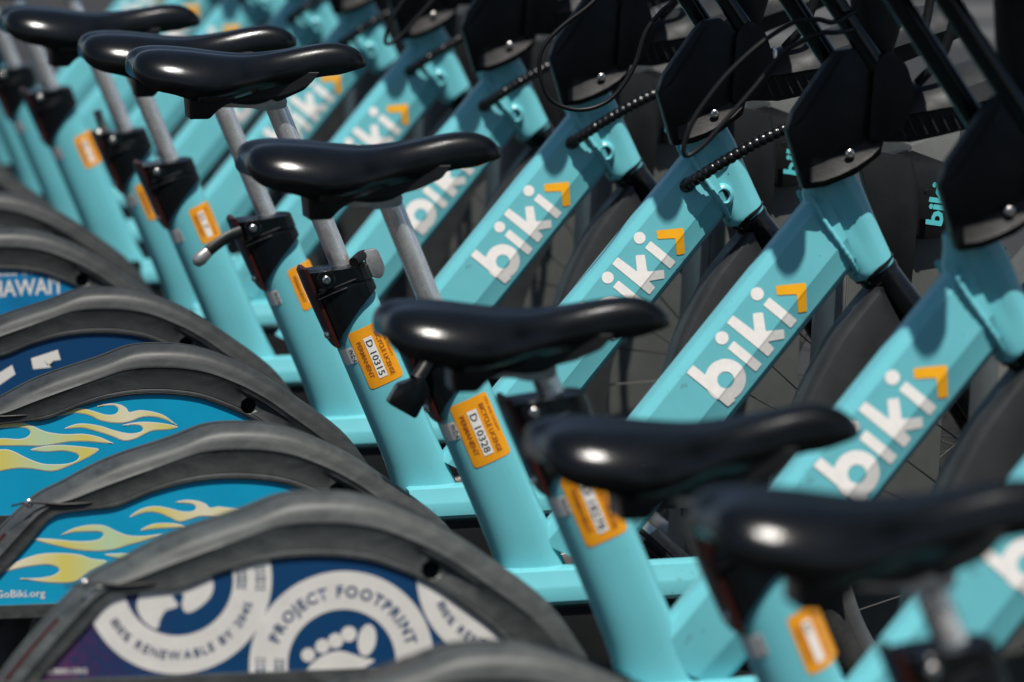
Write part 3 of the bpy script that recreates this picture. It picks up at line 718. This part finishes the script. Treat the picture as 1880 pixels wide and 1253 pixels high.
# ------------------------------------------------------------------ front end
FH = (1.020, .500)         # front hub
def front_fender():
    bm = bmesh.new(); O = [(.796, .812), (.783, .797), (.764, .774), (.743, .745), (.712, .688), (.695, .642), (.684, .604), (.674, .570), (.668, .535), (.666, .50), (.667, .47), (.672, .44)]
    I = [(.803, .812), (.812, .794), (.828, .764), (.838, .735), (.838, .705), (.826, .668), (.806, .630), (.788, .590), (.772, .545), (.765, .50), (.763, .47), (.765, .44)]
    oo = crm([(x, 0, z) for x, z in O], 4); ii = crm([(x, 0, z) for x, z in I], 4); rings = []
    for o, i in zip(oo, ii):
        d = i - o; L = d.length; d.normalize(); near = []
        for f, y in ((0, 0), (.0004, .014), (.0012, .0215), (.0085, .0300), (.0105, .0308), (.045, .0325)): p = o + d * min(f, L * .8); near.append((p.x, -y, p.z))
        p = i; near.append((p.x, -.0335, p.z))
        inn = [(x + d.x * .003, y * .92, z + d.z * .003) for x, y, z in near[::-1]]
        rings.append(near + [(near[-1][0], -.0305, near[-1][2])] + inn[1:] + [(x, -y, z) for x, y, z in inn[::-1][:-1]][1:] + [(near[-1][0], .0305, near[-1][2])] + [(x, -y, z) for x, y, z in near[::-1]][:-1])
    loft(bm, rings)
    return finish(bm, 'front_fender', 'ffender', 38)
def fork():
    bm = bmesh.new()
    top = Vector((.803, 0, .826)); knee = Vector((.8460, 0, .777)); 
    sweep(bm, [(.790, 0, .85), (.8035, 0, .831), (.8065, 0, .8265), (.8115, 0, .821), (.822, 0, .808), (.846, 0, .777), (.862, 0, .752), (.872, 0, .735)], [.023, .0255, .0265, .0240, .0232, .0235, .0245, .022], 28)
    for s in (-1, 1):
        sweep(bm, crm([(.862, s * .010, .757), (.878, s * .034, .728), (.925, s * .046, .650), (.985, s * .048, .555), (1.02, s * .050, .500)], 5), [.0175] * 5 + [.016] * 5 + [.014] * 5 + [.011] * 5 + [.011], 16)
    return finish(bm, 'fork', 'gloss', 40)
def fork_ring():
    bm = bmesh.new(); sweep(bm, [(.797, 0, .838), (.7995, 0, .8345), (.8015, 0, .832), (.8025, 0, .831)], [.0245, .0290, .0290, .025], 28)
    return finish(bm, 'headset_ring', 'gloss', 40)
COVER0 = [(.694, .935), (.673, 1.007), (.681, 1.029), (.722, 1.087), (.735, 1.101), (.758, 1.105), (.783, 1.086), (.809, 1.060), (.800, 1.020), (.790, .975), (.759, .952), (.722, .938)]
COVER = [(x, z) for x, z in COVER0]
def head_cover():
    bm = bmesh.new(); P = COVER; cxx = sum(p[0] for p in P) / len(P); czz = sum(p[1] for p in P) / len(P)
    def sc_(k, dx=0, dz=0): return [(cxx + (x - cxx) * k + dx, czz + (z - czz) * k + dz) for x, z in P]
    rings = []
    for k, y in ((.965, -.0455), (.99, -.0445), (1, -.042), (1.0, -.026), (.99, -.0235), (.95, -.0230)):
        rings.append([(x, y, z) for x, z in roundpoly(sc_(k), .003, 2)])
    vs = loft(bm, rings)
    prism(bm, [(.715, .965), (.712, 1.03), (.745, 1.08), (.785, 1.06), (.785, .985)], -.024, .040, .003)   # body behind the shield
    prism(bm, roundpoly([(.772, .990), (.778, 1.085), (.796, 1.104), (.818, 1.086), (.830, 1.048), (.815, 1.005)], .010, 4), -.0535, .050, .010)
    # lower edge kicks out towards the rider's side, chamfer along the rear top edge
    lip = []
    for x, zt, zb, k in ((.700, .962, .940, .4), (.716, .968, .9425, .8), (.735, .976, .949, 1), (.757, .986, .9595, 1), (.774, .994, .970, .8), (.788, 1.000, .982, .4)):
        lip.append([(x, -.0450, zt), (x, -.0450 - .0075 * k, zb + .010), (x, -.0460 - .0105 * k, zb + .004), (x, -.0450 - .0100 * k, zb), (x, -.043, zb)])
    loft(bm, lip)
    ch = []
    for (x, z), w in (((.6765, 1.016), .6), ((.684, 1.030), 1), ((.7205, 1.0845), 1), ((.734, 1.098), .5)):
        ch.append([(x, -.034, z), (x + .0085 * w, -.0475, z - .006 * w), (x + .0105 * w, -.0470, z - .0075 * w), (x + .008 * w, -.040, z - .006 * w)])
    loft(bm, ch)
    return finish(bm, 'head_cover', 'cover', 40)
def stem(y, dx):
    bm = bmesh.new(); a = Vector((.787 + dx, y, 1.088)); b = Vector((.736 + dx, y, 1.163)); d = (b - a)
    sweep(bm, [a - d * .15, a, b, a + d * 3, a + d * 4.3], .0128, 16)
    return finish(bm, 'handlebar_stem', 'gloss', 40)
def handlebar():
    bm = bmesh.new(); P = [(.696, -.260, 1.424), (.689, -.20, 1.428), (.665, -.12, 1.420), (.640, -.05, 1.400), (.640, .05, 1.400), (.665, .12, 1.420), (.689, .20, 1.428), (.696, .260, 1.424)]
    sweep(bm, crm(P, 5), .0125, 14)
    g = bmesh.new()
    for s in (-1, 1): sweep(g, [(.685, s * .155, 1.428), (.690, s * .18, 1.428), (.695, s * .235, 1.425), (.697, s * .260, 1.424), (.6975, s * .266, 1.424)], [.016, .0215, .0215, .018, .011], 16)
    return finish(bm, 'handlebar', 'gloss', 40), finish(g, 'grips', 'rubber', 40)
def carrier():
    """moulded front carrier reaching forward: lit top, ribbed flanks"""
    bm = bmesh.new(); st = []
    for x, zt, zs, zb, hw in ((.770, 1.030, 1.008, .985, .040), (.800, 1.042, 1.022, .990, .048), (.835, 1.052, 1.026, .989, .052), (.87, 1.066, 1.032, .996, .055), (.905, 1.078, 1.036, 1.004, .056), (.96, 1.095, 1.05, 1.02, .055), (1.04, 1.11, 1.075, 1.05, .050), (1.10, 1.115, 1.09, 1.075, .040)):
        st.append([(x, y, z) for y, z in ((-hw * .30, zt), (-hw * .70, zt - .010), (-hw * .95, zt - .020 if zt - .020 > zs + .004 else zs + .004), (-hw - .002, zs), (-hw + .004, zs - .004), (-hw + .012, zb + .004), (-hw * .7, zb), (hw * .7, zb), (hw - .012, zb + .004), (hw, zs), (hw * .70, zt - .010), (hw * .30, zt))])
    loft(bm, st)
    for k in range(14):       # ribs
        x = .812 + k * .0135; zs = 1.024 + (x - .8) * .13; zb = .991 + (x - .8) * .14
        for s in (-1, 1):
            sweep(bm, [(x, s * .0475, zs - .003), (x + .006, s * .0500, (zs + zb) / 2), (x + .013, s * .0490, zb + .003)], .0016, 6)
    return finish(bm, 'front_carrier', 'carrier', 30)
def carrier_shell():
    """rounded shell above the carrier that holds the lamp"""
    bm = bmesh.new(); rings = []
    for t in range(9):
        z = 1.085 + t * .032; r = .014 + .022 * math.sin(min(t, 3) / 3 * 1.6); x = .808 - .014 * t / 8 + .012 * (t > 5) * (t - 5)
        rings.append([(x + r * 1.0 * math.cos(q), r * .9 * math.sin(q), z + .012 * math.cos(q)) for q in [2 * math.pi * k / 24 for k in range(24)]])
    loft(bm, rings)
    return finish(bm, 'lamp_shell', 'carrier', 40)
def console():
    """unseen housing over the stems, added to cast shade on the head cover"""
    bm = bmesh.new()
    prism(bm, roundpoly([(.645, 1.255), (.66, 1.235), (.83, 1.235), (.855, 1.26), (.845, 1.33), (.80, 1.37), (.68, 1.375), (.645, 1.33)], .015, 4), -.152, .152, .014, 3)  # width set so its shadow ends near the cover's lower lip
    for y in (-.08, .08): cyl(bm, (.70, y, 1.373), (.70, y, 1.386), .022, 20)
    return finish(bm, 'shade_console', 'plastic', 35)
def guard_loop():
    bm = bmesh.new(); sweep(bm, crm([(.845, -.03, 1.06), (.872, -.05, 1.10), (.885, -.055, 1.17), (.880, -.05, 1.26), (.87, 0, 1.31), (.880, .05, 1.26), (.885, .055, 1.17), (.872, .05, 1.10)], 5), .006, 10)
    return finish(bm, 'carrier_rail', 'plastic', 40)
def cable(kind):
    bm = bmesh.new()
    if kind == 'tight':
        P = [(.760, -.05, 1.150), (.725, -.085, 1.139), (.702, -.09, 1.143), (.677, -.073, 1.138), (.64, -.075, 1.116), (.602, -.075, 1.083), (.573, -.075, 1.049), (.553, -.075, 1.018), (.544, -.075, .989), (.551, -.073, .982), (.571, -.073, .996), (.595, -.073, 1.022), (.628, -.073, 1.058), (.665, -.073, 1.101), (.69, -.09, 1.12), (.71, -.09, 1.127), (.727, -.088, 1.127), (.760, -.05, 1.128)]
    else:
        P = [(.62, -.06, 1.26), (.60, -.08, 1.17), (.571, -.09, 1.13), (.528, -.09, 1.097), (.503, -.09, 1.07), (.498, -.09, 1.041), (.511, -.09, 1.003), (.541, -.09, .988), (.573, -.09, .990), (.601, -.09, 1.007), (.626, -.09, 1.044), (.641, -.09, 1.088), (.661, -.09, 1.114), (.684, -.085, 1.135), (.72, -.05, 1.20)]
    sweep(bm, crm(P, 6), .0031, 10)
    return finish(bm, 'brake_cable', 'cable', 60)
def hose():
    bm = bmesh.new(); P = crm([(.712, -.022, .8765), (.722, -.045, .888), (.750, -.062, .909), (.797, -.080, .939), (.846, -.088, .963), (.890, -.08, .985), (.93, -.05, 1.00)], 34)
    # resample evenly and ripple the radius: spiral wrap
    L = [0]
    for a, b in zip(P[:-1], P[1:]): L.append(L[-1] + (b - a).length)
    pts, rad = [], []; n = 300; j = 0
    for k in range(n):
        d = L[-1] * k / (n - 1)
        while j < len(L) - 2 and L[j + 1] < d: j += 1
        t = (d - L[j]) / max(L[j + 1] - L[j], 1e-9); pts.append(P[j].lerp(P[j + 1], t))
        rad.append(.0068 + .0017 * (abs(math.sin(math.pi * d / .0098)) ** .7) - (.0006 if k < 3 else 0))
    sweep(bm, pts, rad, 12)
    return finish(bm, 'cable_hose', 'hose', 60)
def hose_grommet():
    bm = bmesh.new(); sweep(bm, [(.710, -.020, .874), (.714, -.030, .879), (.716, -.033, .881)], [.0098, .0098, .0075], 14)
    return finish(bm, 'hose_grommet', 'hose', 40)
def chain_guard():
    bm = bmesh.new(); R = []
    for x, k in ((.330, .9), (.334, 1), (.45, 1), (.578, 1), (.588, .93), (.594, .75), (.596, .45)):
        zc = .459 + (x - .35) * .022
        R.append([(x, y, zc + dz * k) for y, dz in ((-.018, .0225), (-.046, .0222), (-.0490, .0212), (-.0552, .0035), (-.0564, .0005), (-.0560, -.0150), (-.0520, -.0200), (-.018, -.0215))])
    loft(bm, R)
    return finish(bm, 'chain_guard', 'teal', 30)
def dark_gap_block():  # black block standing in for the dark, shaded gap below the chain guard
    bm = bmesh.new(); prism(bm, roundpoly([(.33, .435), (.33, .30), (.58, .30), (.575, .438)], .02, 4), -.048, -.022, .004)
    return finish(bm, 'dark_gap_block', 'plastic', 30)
def crank():
    bm = bmesh.new(); prism(bm, roundpoly([(.470, .375), (.485, .350), (.655, .402), (.665, .418), (.655, .430)], .008, 3), -.085, -.070, .003)
    cyl(bm, (.485, -.087, .366), (.485, -.02, .366), .024, 24)
    a = finish(bm, 'crank_arm', 'alu2', 35)
    bm = bmesh.new(); prism(bm, roundpoly([(.628, .432), (.640, .440), (.690, .395), (.680, .384)], .002, 2), -.175, -.090, .002)
    b = finish(bm, 'pedal', 'alu2', 35)
    bm = bmesh.new(); prism(bm, roundpoly([(.620, .420), (.625, .426), (.678, .378), (.673, .372)], .002, 2), -.172, -.075, .001)
    c = finish(bm, 'pedal_tread', 'plastic', 35)
    return a, b, c
def rear_frame():
    bm = bmesh.new()
    for s in (-1, 1):
        sweep(bm, [(.42, s * .035, .36), (.2, s * .052, .35), (0, s * .058, .345)], .010, 10)
    return finish(bm, 'chain_stay', 'teal', 40)

# ------------------------------------------------------------------ build meshes once
me = {}
me['down_tube'] = down_tube(); me['logo'], me['chev'] = logo(); me['head'] = head_tube(); me['weld'] = weld()
me['boss'], me['plug'] = boss(); me['seat_tube'] = seat_tube(); me['orig'], me['origt'] = origin_sticker()
me['collar'] = collar(); me['cboss'] = collar_boss(); me['cbolt'] = dome((.2235, -.0388, .757), .0058); me['sbolt'] = side_bolt(); me['refl'] = reflector()
LEV = {k: lever(k) for k in ('left', 'right', 'down', 'up')}
me['saddle'] = saddle(); me['fender'] = fender()
RH = (0, .345)
me['rtyre'] = tyre(RH, .305); me['rrim'] = rim(RH, .263); me['rhub'] = hub(RH)
me['ftyre'] = tyre(FH); me['frim'] = rim(FH); me['fhub'] = hub(FH); SP = spoke_mesh()
bm = bmesh.new()
for k in range(32):
    a = 2 * math.pi * k / 32; sd_ = 1 if k % 2 else -1
    cyl(bm, (RH[0] + .03 * math.cos(a + .9 * (1 if k % 4 < 2 else -1)), sd_ * .03, RH[1] + .03 * math.sin(a + .9 * (1 if k % 4 < 2 else -1))), (RH[0] + .252 * math.cos(a), 0, RH[1] + .252 * math.sin(a)), .0011, 5)
me['rspokes'] = finish(bm, 'spokes', 'steel', 40)
me['ffender'] = front_fender(); me['fork'] = fork(); me['fring'] = fork_ring(); me['cover'] = head_cover()
me['covbolt'] = dome((.749, -.0520, .978), .0062); me['stemB'] = stem(-.04, 0); me['stemA'] = stem(.04, -.036)
me['hbar'], me['grips'] = handlebar(); me['carrier'] = carrier(); me['shell'] = carrier_shell(); me['guard'] = guard_loop(); me['console'] = console()
me['carbolt'] = dome((.829, -.030, 1.052), .0055)
bm = bmesh.new(); sweep(bm, [(.829, -.034, 1.046), (.829, -.034, 1.056), (.829, -.034, 1.060), (.829, -.034, 1.0615)], [.0062, .0062, .0045, .001], 12); me['carbolt'] = finish(bm, 'bolt', 'steel', 40)
me['cabT'] = cable('tight'); me['cabL'] = cable('loose'); me['hose'] = hose(); me['grom'] = hose_grommet(); me['guardbar'] = chain_guard(); me['case'] = dark_gap_block()
me['crank'], me['pedal'], me['tread'] = crank(); me['stays'] = rear_frame()
me['fbolt'] = dome((-.247, -.0475, .591), .0055)
for k_, m_, zb_ in (('flame_web', 'blue', .468), ('flame', 'blue', .455), ('project', 'navy', .488), ('blocks', 'navy', .468), ('island', 'hblue', .468), ('plain', 'blue', .468)):
    me['panel_' + k_] = panel_mesh(m_, zb_); me['strip_' + k_] = bottom_bar(zb_); me['art_' + k_] = art(k_)
bm = bmesh.new()
O = crm([(x, 0, z) for x, z in FO[:3]], 6)
sweep(bm, [(p.x - .001, -.030, p.z + .0) for p in O], .0045, 8); me['redline'] = finish(bm, 'tail_reflector', 'red', 60)

bm = bmesh.new(); sweep(bm, crm([(-.268, -.0440, .588), (-.245, -.0470, .5925), (-.21, -.0478, .5885), (-.172, -.0465, .589)], 4), [.0012] * 4 + [.002] * 8 + [.001], 8); me['seam'] = finish(bm, 'seam', 'plastic', 60)
SPC = .655
# per bike: front (dx,dz), rear (dx,dz), fender extra (dx,dz), saddle (x, z of middle) in the bike's frame, post top z, lever, number, art, new-type head, cable
B = {
 0: dict(f=(-.02, .0), r=(.075, 0), fe=(0, -.01), s=(.272, .880), p=.815, lev=None, num='', art='plain', new=False, cab='tight'),
 1: dict(f=(-.025, .010), r=(.065, -.008), fe=(-.004, -.012), s=(.268, .843), p=.795, lev=None, num='D', art='plain', new=False, cab='tight'),
 2: dict(f=(-.014, -.009), r=(.014, .017), fe=(-.010, 0), s=(.235, .868), p=.822, lev=None, num='D 18278', art='project', new=False, cab=None),
 3: dict(f=(0, 0), r=(.016, -.002), fe=(-.006, -.005), s=(.181, .983), p=.938, lev='down', num='D 10328', art='flame_web', new=False, cab='tight'),
 4: dict(f=(.002, -.006), r=(0, 0), fe=(-.003, 0), s=(.127, 1.044), p=.995, lev='right', num='D 10315', art='flame', new=True, cab='loose'),
 5: dict(f=(-.017, -.010), r=(-.003, -.004), fe=(.003, -.002), s=(.134, 1.019), p=.97, lev='left', num='D 10', art='blocks', new=True, cab=None),
 6: dict(f=(-.022, -.012), r=(-.061, .014), fe=(-.018, -.004), s=(.081, 1.010), p=.96, lev=None, num='D 7', art='island', new=True, cab='tight'),
 7: dict(f=(-.026, -.008), r=(-.055, .002), fe=(0, -.002), s=(.062, 1.075), p=1.02, lev='up', num='D', art='plain', new=True, cab=None),
 8: dict(f=(-.037, -.008), r=(-.113, .021), fe=(0, 0), s=(.03, 1.03), p=.98, lev=None, num='D 1', art='plain', new=True, cab='tight'),
 9: dict(f=(-.035, -.008), r=(-.12, .01), fe=(0, 0), s=(.03, 1.0), p=.95, lev=None, num='D 1', art='plain', new=True, cab=None),
 10: dict(f=(-.040, -.008), r=(-.12, .01), fe=(0, 0), s=(.0, 1.05), p=1.0, lev=None, num='D 1', art='plain', new=True, cab='tight'),
 11: dict(f=(-.040, -.008), r=(-.12, .01), fe=(0, 0), s=(.0, 1.02), p=.97, lev=None, num='D 1', art='plain', new=True, cab=None),
 12: dict(f=(-.040, -.008), r=(-.12, .01), fe=(0, 0), s=(.0, 1.02), p=.97, lev=None, num='D 1', art='plain', new=True, cab='tight'),
}
LABEL = {
 0: 'teal share bicycle nearest the camera, mostly its blurred black saddle at lower right',
 1: 'teal share bicycle with low blurred saddle, next behind the nearest one',
 2: 'teal share bicycle with licence D 18278 and navy PROJECT FOOTPRINT fender panel',
 3: 'teal share bicycle with licence D 10328 and flame fender panel reading GoBiki.org',
 4: 'teal share bicycle with licence D 10315, high saddle and flame fender panel',
 5: 'teal share bicycle whose grey tipped seat lever points to the rear',
 6: 'teal share bicycle with HAWAII lettering on its fender panel',
 7: 'teal share bicycle just behind the HAWAII one, saddle above the photo edge',
 8: 'blurred teal share bicycle, second behind the HAWAII one',
 9: 'blurred teal share bicycle, third behind the HAWAII one',
 10: 'blurred teal share bicycle, third from the far end of the row',
 11: 'blurred teal share bicycle, second from the far end of the row',
 12: 'blurred teal share bicycle at the far end of the row',
}
def variant(me, m):
    c = me.copy(); c.materials[0] = M[m]; return c
FV = {}
for m_ in ('fender', 'fender_mid', 'fender_dust'): FV[m_] = (variant(me['fender'], m_), {a_: variant(me['strip_' + a_], m_) for a_ in ('flame_web', 'flame', 'project', 'blocks', 'island', 'plain')})
def bike(k, d):
    root = thing('parked_bicycle', LABEL[k], 'bicycle', (0, (k - 2) * SPC, 0), 'share bicycles parked in their docks')
    fx, fz = d['f']; rx, rz = d['r']; F = (fx, 0, fz); Rr = (rx, 0, rz)
    dt = inst(me['down_tube'], 'down_tube', root, F); inst(me['logo'], 'logo_lettering', dt); inst(me['chev'], 'arrow_mark', dt)
    ht = inst(me['head'], 'head_tube', root, F); inst(me['weld'], 'weld_seam', ht)
    if d['new']:
        cp = inst(me['boss'], 'cable_port', ht); inst(me['plug'], 'port_plug', ht)
        inst(me['hose'], 'cable_hose', root, F); inst(me['grom'], 'hose_grommet', root, F)
    st = inst(me['seat_tube'], 'seat_tube', root, Rr); s = inst(me['orig'], 'origin_sticker', root, Rr); inst(me['origt'], 'lettering', s)
    if 0 < k < 9:
        lic = None
        SOFF[:] = {1: (.004, .020, .74), 5: (-.010, .018, .80), 6: (-.014, .017, .74), 7: (0, 0, .8), 8: (.004, .022, .76)}.get(k, (0, 0, 1))
        for nm, m_, _ in sticker(d['num']):
            if lic is None: lic = inst(m_, 'licence_sticker', root, Rr)
            elif len(m_.vertices): inst(m_, nm, lic)
    c = inst(me['collar'], 'seat_collar', root, Rr); inst(me['cboss'], 'clamp_boss', c); inst(me['cbolt'], 'bolt', c); inst(me['sbolt'], 'bolt', c); inst(me['refl'], 'reflector', c)
    if d['lev']:
        a, t = LEV[d['lev']]; l = inst(a, 'release_lever', root, Rr); inst(t, 'lever_tip', l)
    pm, pt = post(d['p'] - rz); inst(pm, 'seat_post', root, Rr)
    sx, sz = d['s']; px = pt[0] + rx - sx
    so = inst(me['saddle'], 'saddle', root, (sx, 0, sz)); so['label'] = 'black vinyl saddle'; so.rotation_euler = (0, R_({0: .5, 1: -.8, 2: 1.0, 3: -.3, 4: .6, 5: -.6, 6: 1.2}.get(k, 0)), R_({1: 1.5, 2: -1, 3: 1, 5: -1.5, 6: 2}.get(k, 0)))
    for nm, m_ in zip(('saddle_rails', 'mount_plate', 'reflector', 'saddle_clamp', 'clamp_cradle'), saddle_base(px)): inst(m_, nm, so)
    fe = d['fe']; FL = (rx + fe[0], 0, rz + fe[1]); a = d['art']
    fv = FV['fender_dust' if k < 3 else 'fender_mid' if k < 4 else 'fender']; fo = inst(fv[0], 'rear_fender', root, FL); inst(me['panel_' + a], 'graphic_panel', fo); inst(fv[1][a], 'lower_strip', fo); inst(me['fbolt'], 'bolt', fo); inst(me['redline'], 'tail_reflector', fo); inst(me['seam'], 'seam', fo)
    for nm, m_ in me['art_' + a]:
        q = inst(m_, nm, fo)
        if nm == 'badge_marks': q['kind'] = 'stuff'
    W = (rx + fe[0], 0, 0)
    w = bpy.data.objects.new('rear_wheel', me['rtyre']); COL.objects.link(w); w.parent = root; w.location = W
    inst(me['rrim'], 'rim', w); inst(me['rhub'], 'hub', w); inst(me['rspokes'], 'spokes', w)
    inst(me['stays'], 'chain_stay', root, W)
    inst(me['guardbar'], 'chain_guard', root, F); inst(me['case'], 'dark_gap_block', root, F)
    c = inst(me['crank'], 'crank_arm', root, F); p_ = inst(me['pedal'], 'pedal', root, F); inst(me['tread'], 'pedal_tread', p_)
    ff = inst(me['ffender'], 'front_fender', root, F); fk = inst(me['fork'], 'fork', root, F); inst(me['fring'], 'headset_ring', fk)
    w = inst(me['ftyre'], 'front_wheel', root, F); inst(me['frim'], 'rim', w); inst(me['fhub'], 'hub', w)
    for q in range(28):
        s = inst(SP[(q % 2) * 2 + (q // 2) % 2], 'spoke', w, (FH[0], 0, FH[1])); s.rotation_euler = (0, 2 * math.pi * q / 28 + .1 * k, 0)
    co = {2: (.020, .010), 3: (.006, 0), 4: (-.005, -.003), 5: (.002, -.003)}.get(k, (0, -.003)); c = inst(me['cover'], 'head_cover', root, (fx + co[0], 0, fz + co[1])); inst(me['covbolt'], 'bolt', c)
    inst(me['stemA'], 'handlebar_stem', root, F); inst(me['stemB'], 'handlebar_stem', root, F)
    h = inst(me['hbar'], 'handlebar', root, F); inst(me['grips'], 'grips', h)
    c = inst(me['carrier'], 'front_carrier', root, F); inst(me['carbolt'], 'bolt', c); inst(me['shell'], 'lamp_shell', root, F); inst(me['guard'], 'carrier_rail', root, F); inst(me['console'], 'shade_console', root, F)
    
    if d['cab'] and k not in (0, 1): inst(me['cabT' if d['cab'] == 'tight' else 'cabL'], 'brake_cable', root, F)
    return root
for k, d in B.items(): bike(k, d)

# ------------------------------------------------------------------ docks
def dock_meshes():
    bm = bmesh.new()
    # leaning grey column, its top running out in a wedge
    prism(bm, [(.790, .10), (.930, .10), (.962, .84), (.9745, .985), (.905, .963), (.900, .92), (.828, .85)], .21, .33, .003)
    col = finish(bm, 'dock_column', 'dock', 30)
    bm = bmesh.new(); prism(bm, [(.7755, .10), (.7895, .10), (.8275, .85), (.8135, .85)], .216, .324, .0015)
    prism(bm, [(.7890, .10), (.7915, .10), (.8300, .85), (.8270, .85)], .212, .328)
    edge = finish(bm, 'column_edge', 'dockedge', 30)
    bm = bmesh.new()
    prism(bm, roundpoly([(.850, .950), (.872, .880), (.915, .842), (.953, .847), (.962, .935), (.900, .958)], .004, 2), .192, .208, .003)
    prism(bm, roundpoly([(.822, .965), (.846, .880), (.868, .785), (.898, .780), (.903, .842), (.908, .905), (.896, .95)], .006, 3), .172, .190, .004)
    prism(bm, roundpoly([(.845, .800), (.868, .790), (.900, .785), (.898, .730), (.868, .72)], .006, 3), .150, .170, .003)
    cyl(bm, (.918, .168, .905), (.918, .176, .905), .004, 10)
    head = finish(bm, 'dock_head', 'plastic', 30)
    bm = bmesh.new()
    text(bm, 'biki', .030, (.9420, .8580), (.155, .988), (-.988, .155), y=.1912, bold=.035, width=.056)
    lab = finish(bm, 'dock_lettering', 'docktxt', 60)
    bm = bmesh.new(); box(bm, (.98, .08, .11), (.56, .60, .12), .012)
    base = finish(bm, 'dock_plinth', 'plastic', 30)
    bm = bmesh.new(); prism(bm, [(.86, .175), (1.18, .175), (1.18, .182), (.86, .182)], -.135, -.045); tray = finish(bm, 'wheel_tray', 'plastic', 30)
    return col, edge, head, lab, base, tray
DM = dock_meshes()
DN = {0: 'at the near end of the row', 1: 'second from the near end', 2: 'beside the PROJECT FOOTPRINT bicycle', 3: 'beside the bicycle whose fender reads GoBiki.org', 4: 'beside the high saddle bicycle in mid row', 5: 'beside the bicycle with rear pointing lever', 6: 'beside the HAWAII bicycle', 7: 'first behind the HAWAII bicycle', 8: 'second behind the HAWAII bicycle', 9: 'third behind the HAWAII bicycle', 10: 'third from the far end', 11: 'second from the far end', 12: 'at the far end of the row'}
for k in B:
    d = B[k]
    t = thing('bicycle_dock', 'grey dock post lettered biki, ' + DN[k], 'bike dock', (d['f'][0] + .025 + {1: .05, 2: .034, 4: -.022, 5: -.022, 6: -.031, 7: -.04}.get(k, 0 if k < 4 else -.045), (k - 2) * SPC + .09, -.010), 'docks that hold the share bicycles')
    for nm, m_ in zip(('dock_column', 'column_edge', 'dock_head', 'dock_lettering', 'dock_plinth', 'wheel_tray'), DM): 
        inst(m_, nm, t)

# ------------------------------------------------------------------ setting
def sheet(name, m, x0, x1, y0, y1, z):
    bm = bmesh.new(); bm.faces.new([bm.verts.new(p) for p in ((x0, y0, z), (x1, y0, z), (x1, y1, z), (x0, y1, z))])
    o = inst(finish(bm, name, m), name); o['kind'] = 'structure'; return o
sheet('ground', 'asphalt', -150, 150, -60, 250, .040)
sheet('crosswalk_stripe', 'paint', 3.6, 30, 15.7, 16.45, .044)
sheet('crosswalk_stripe', 'paint', 3.6, 30, 14.35, 15.1, .044)
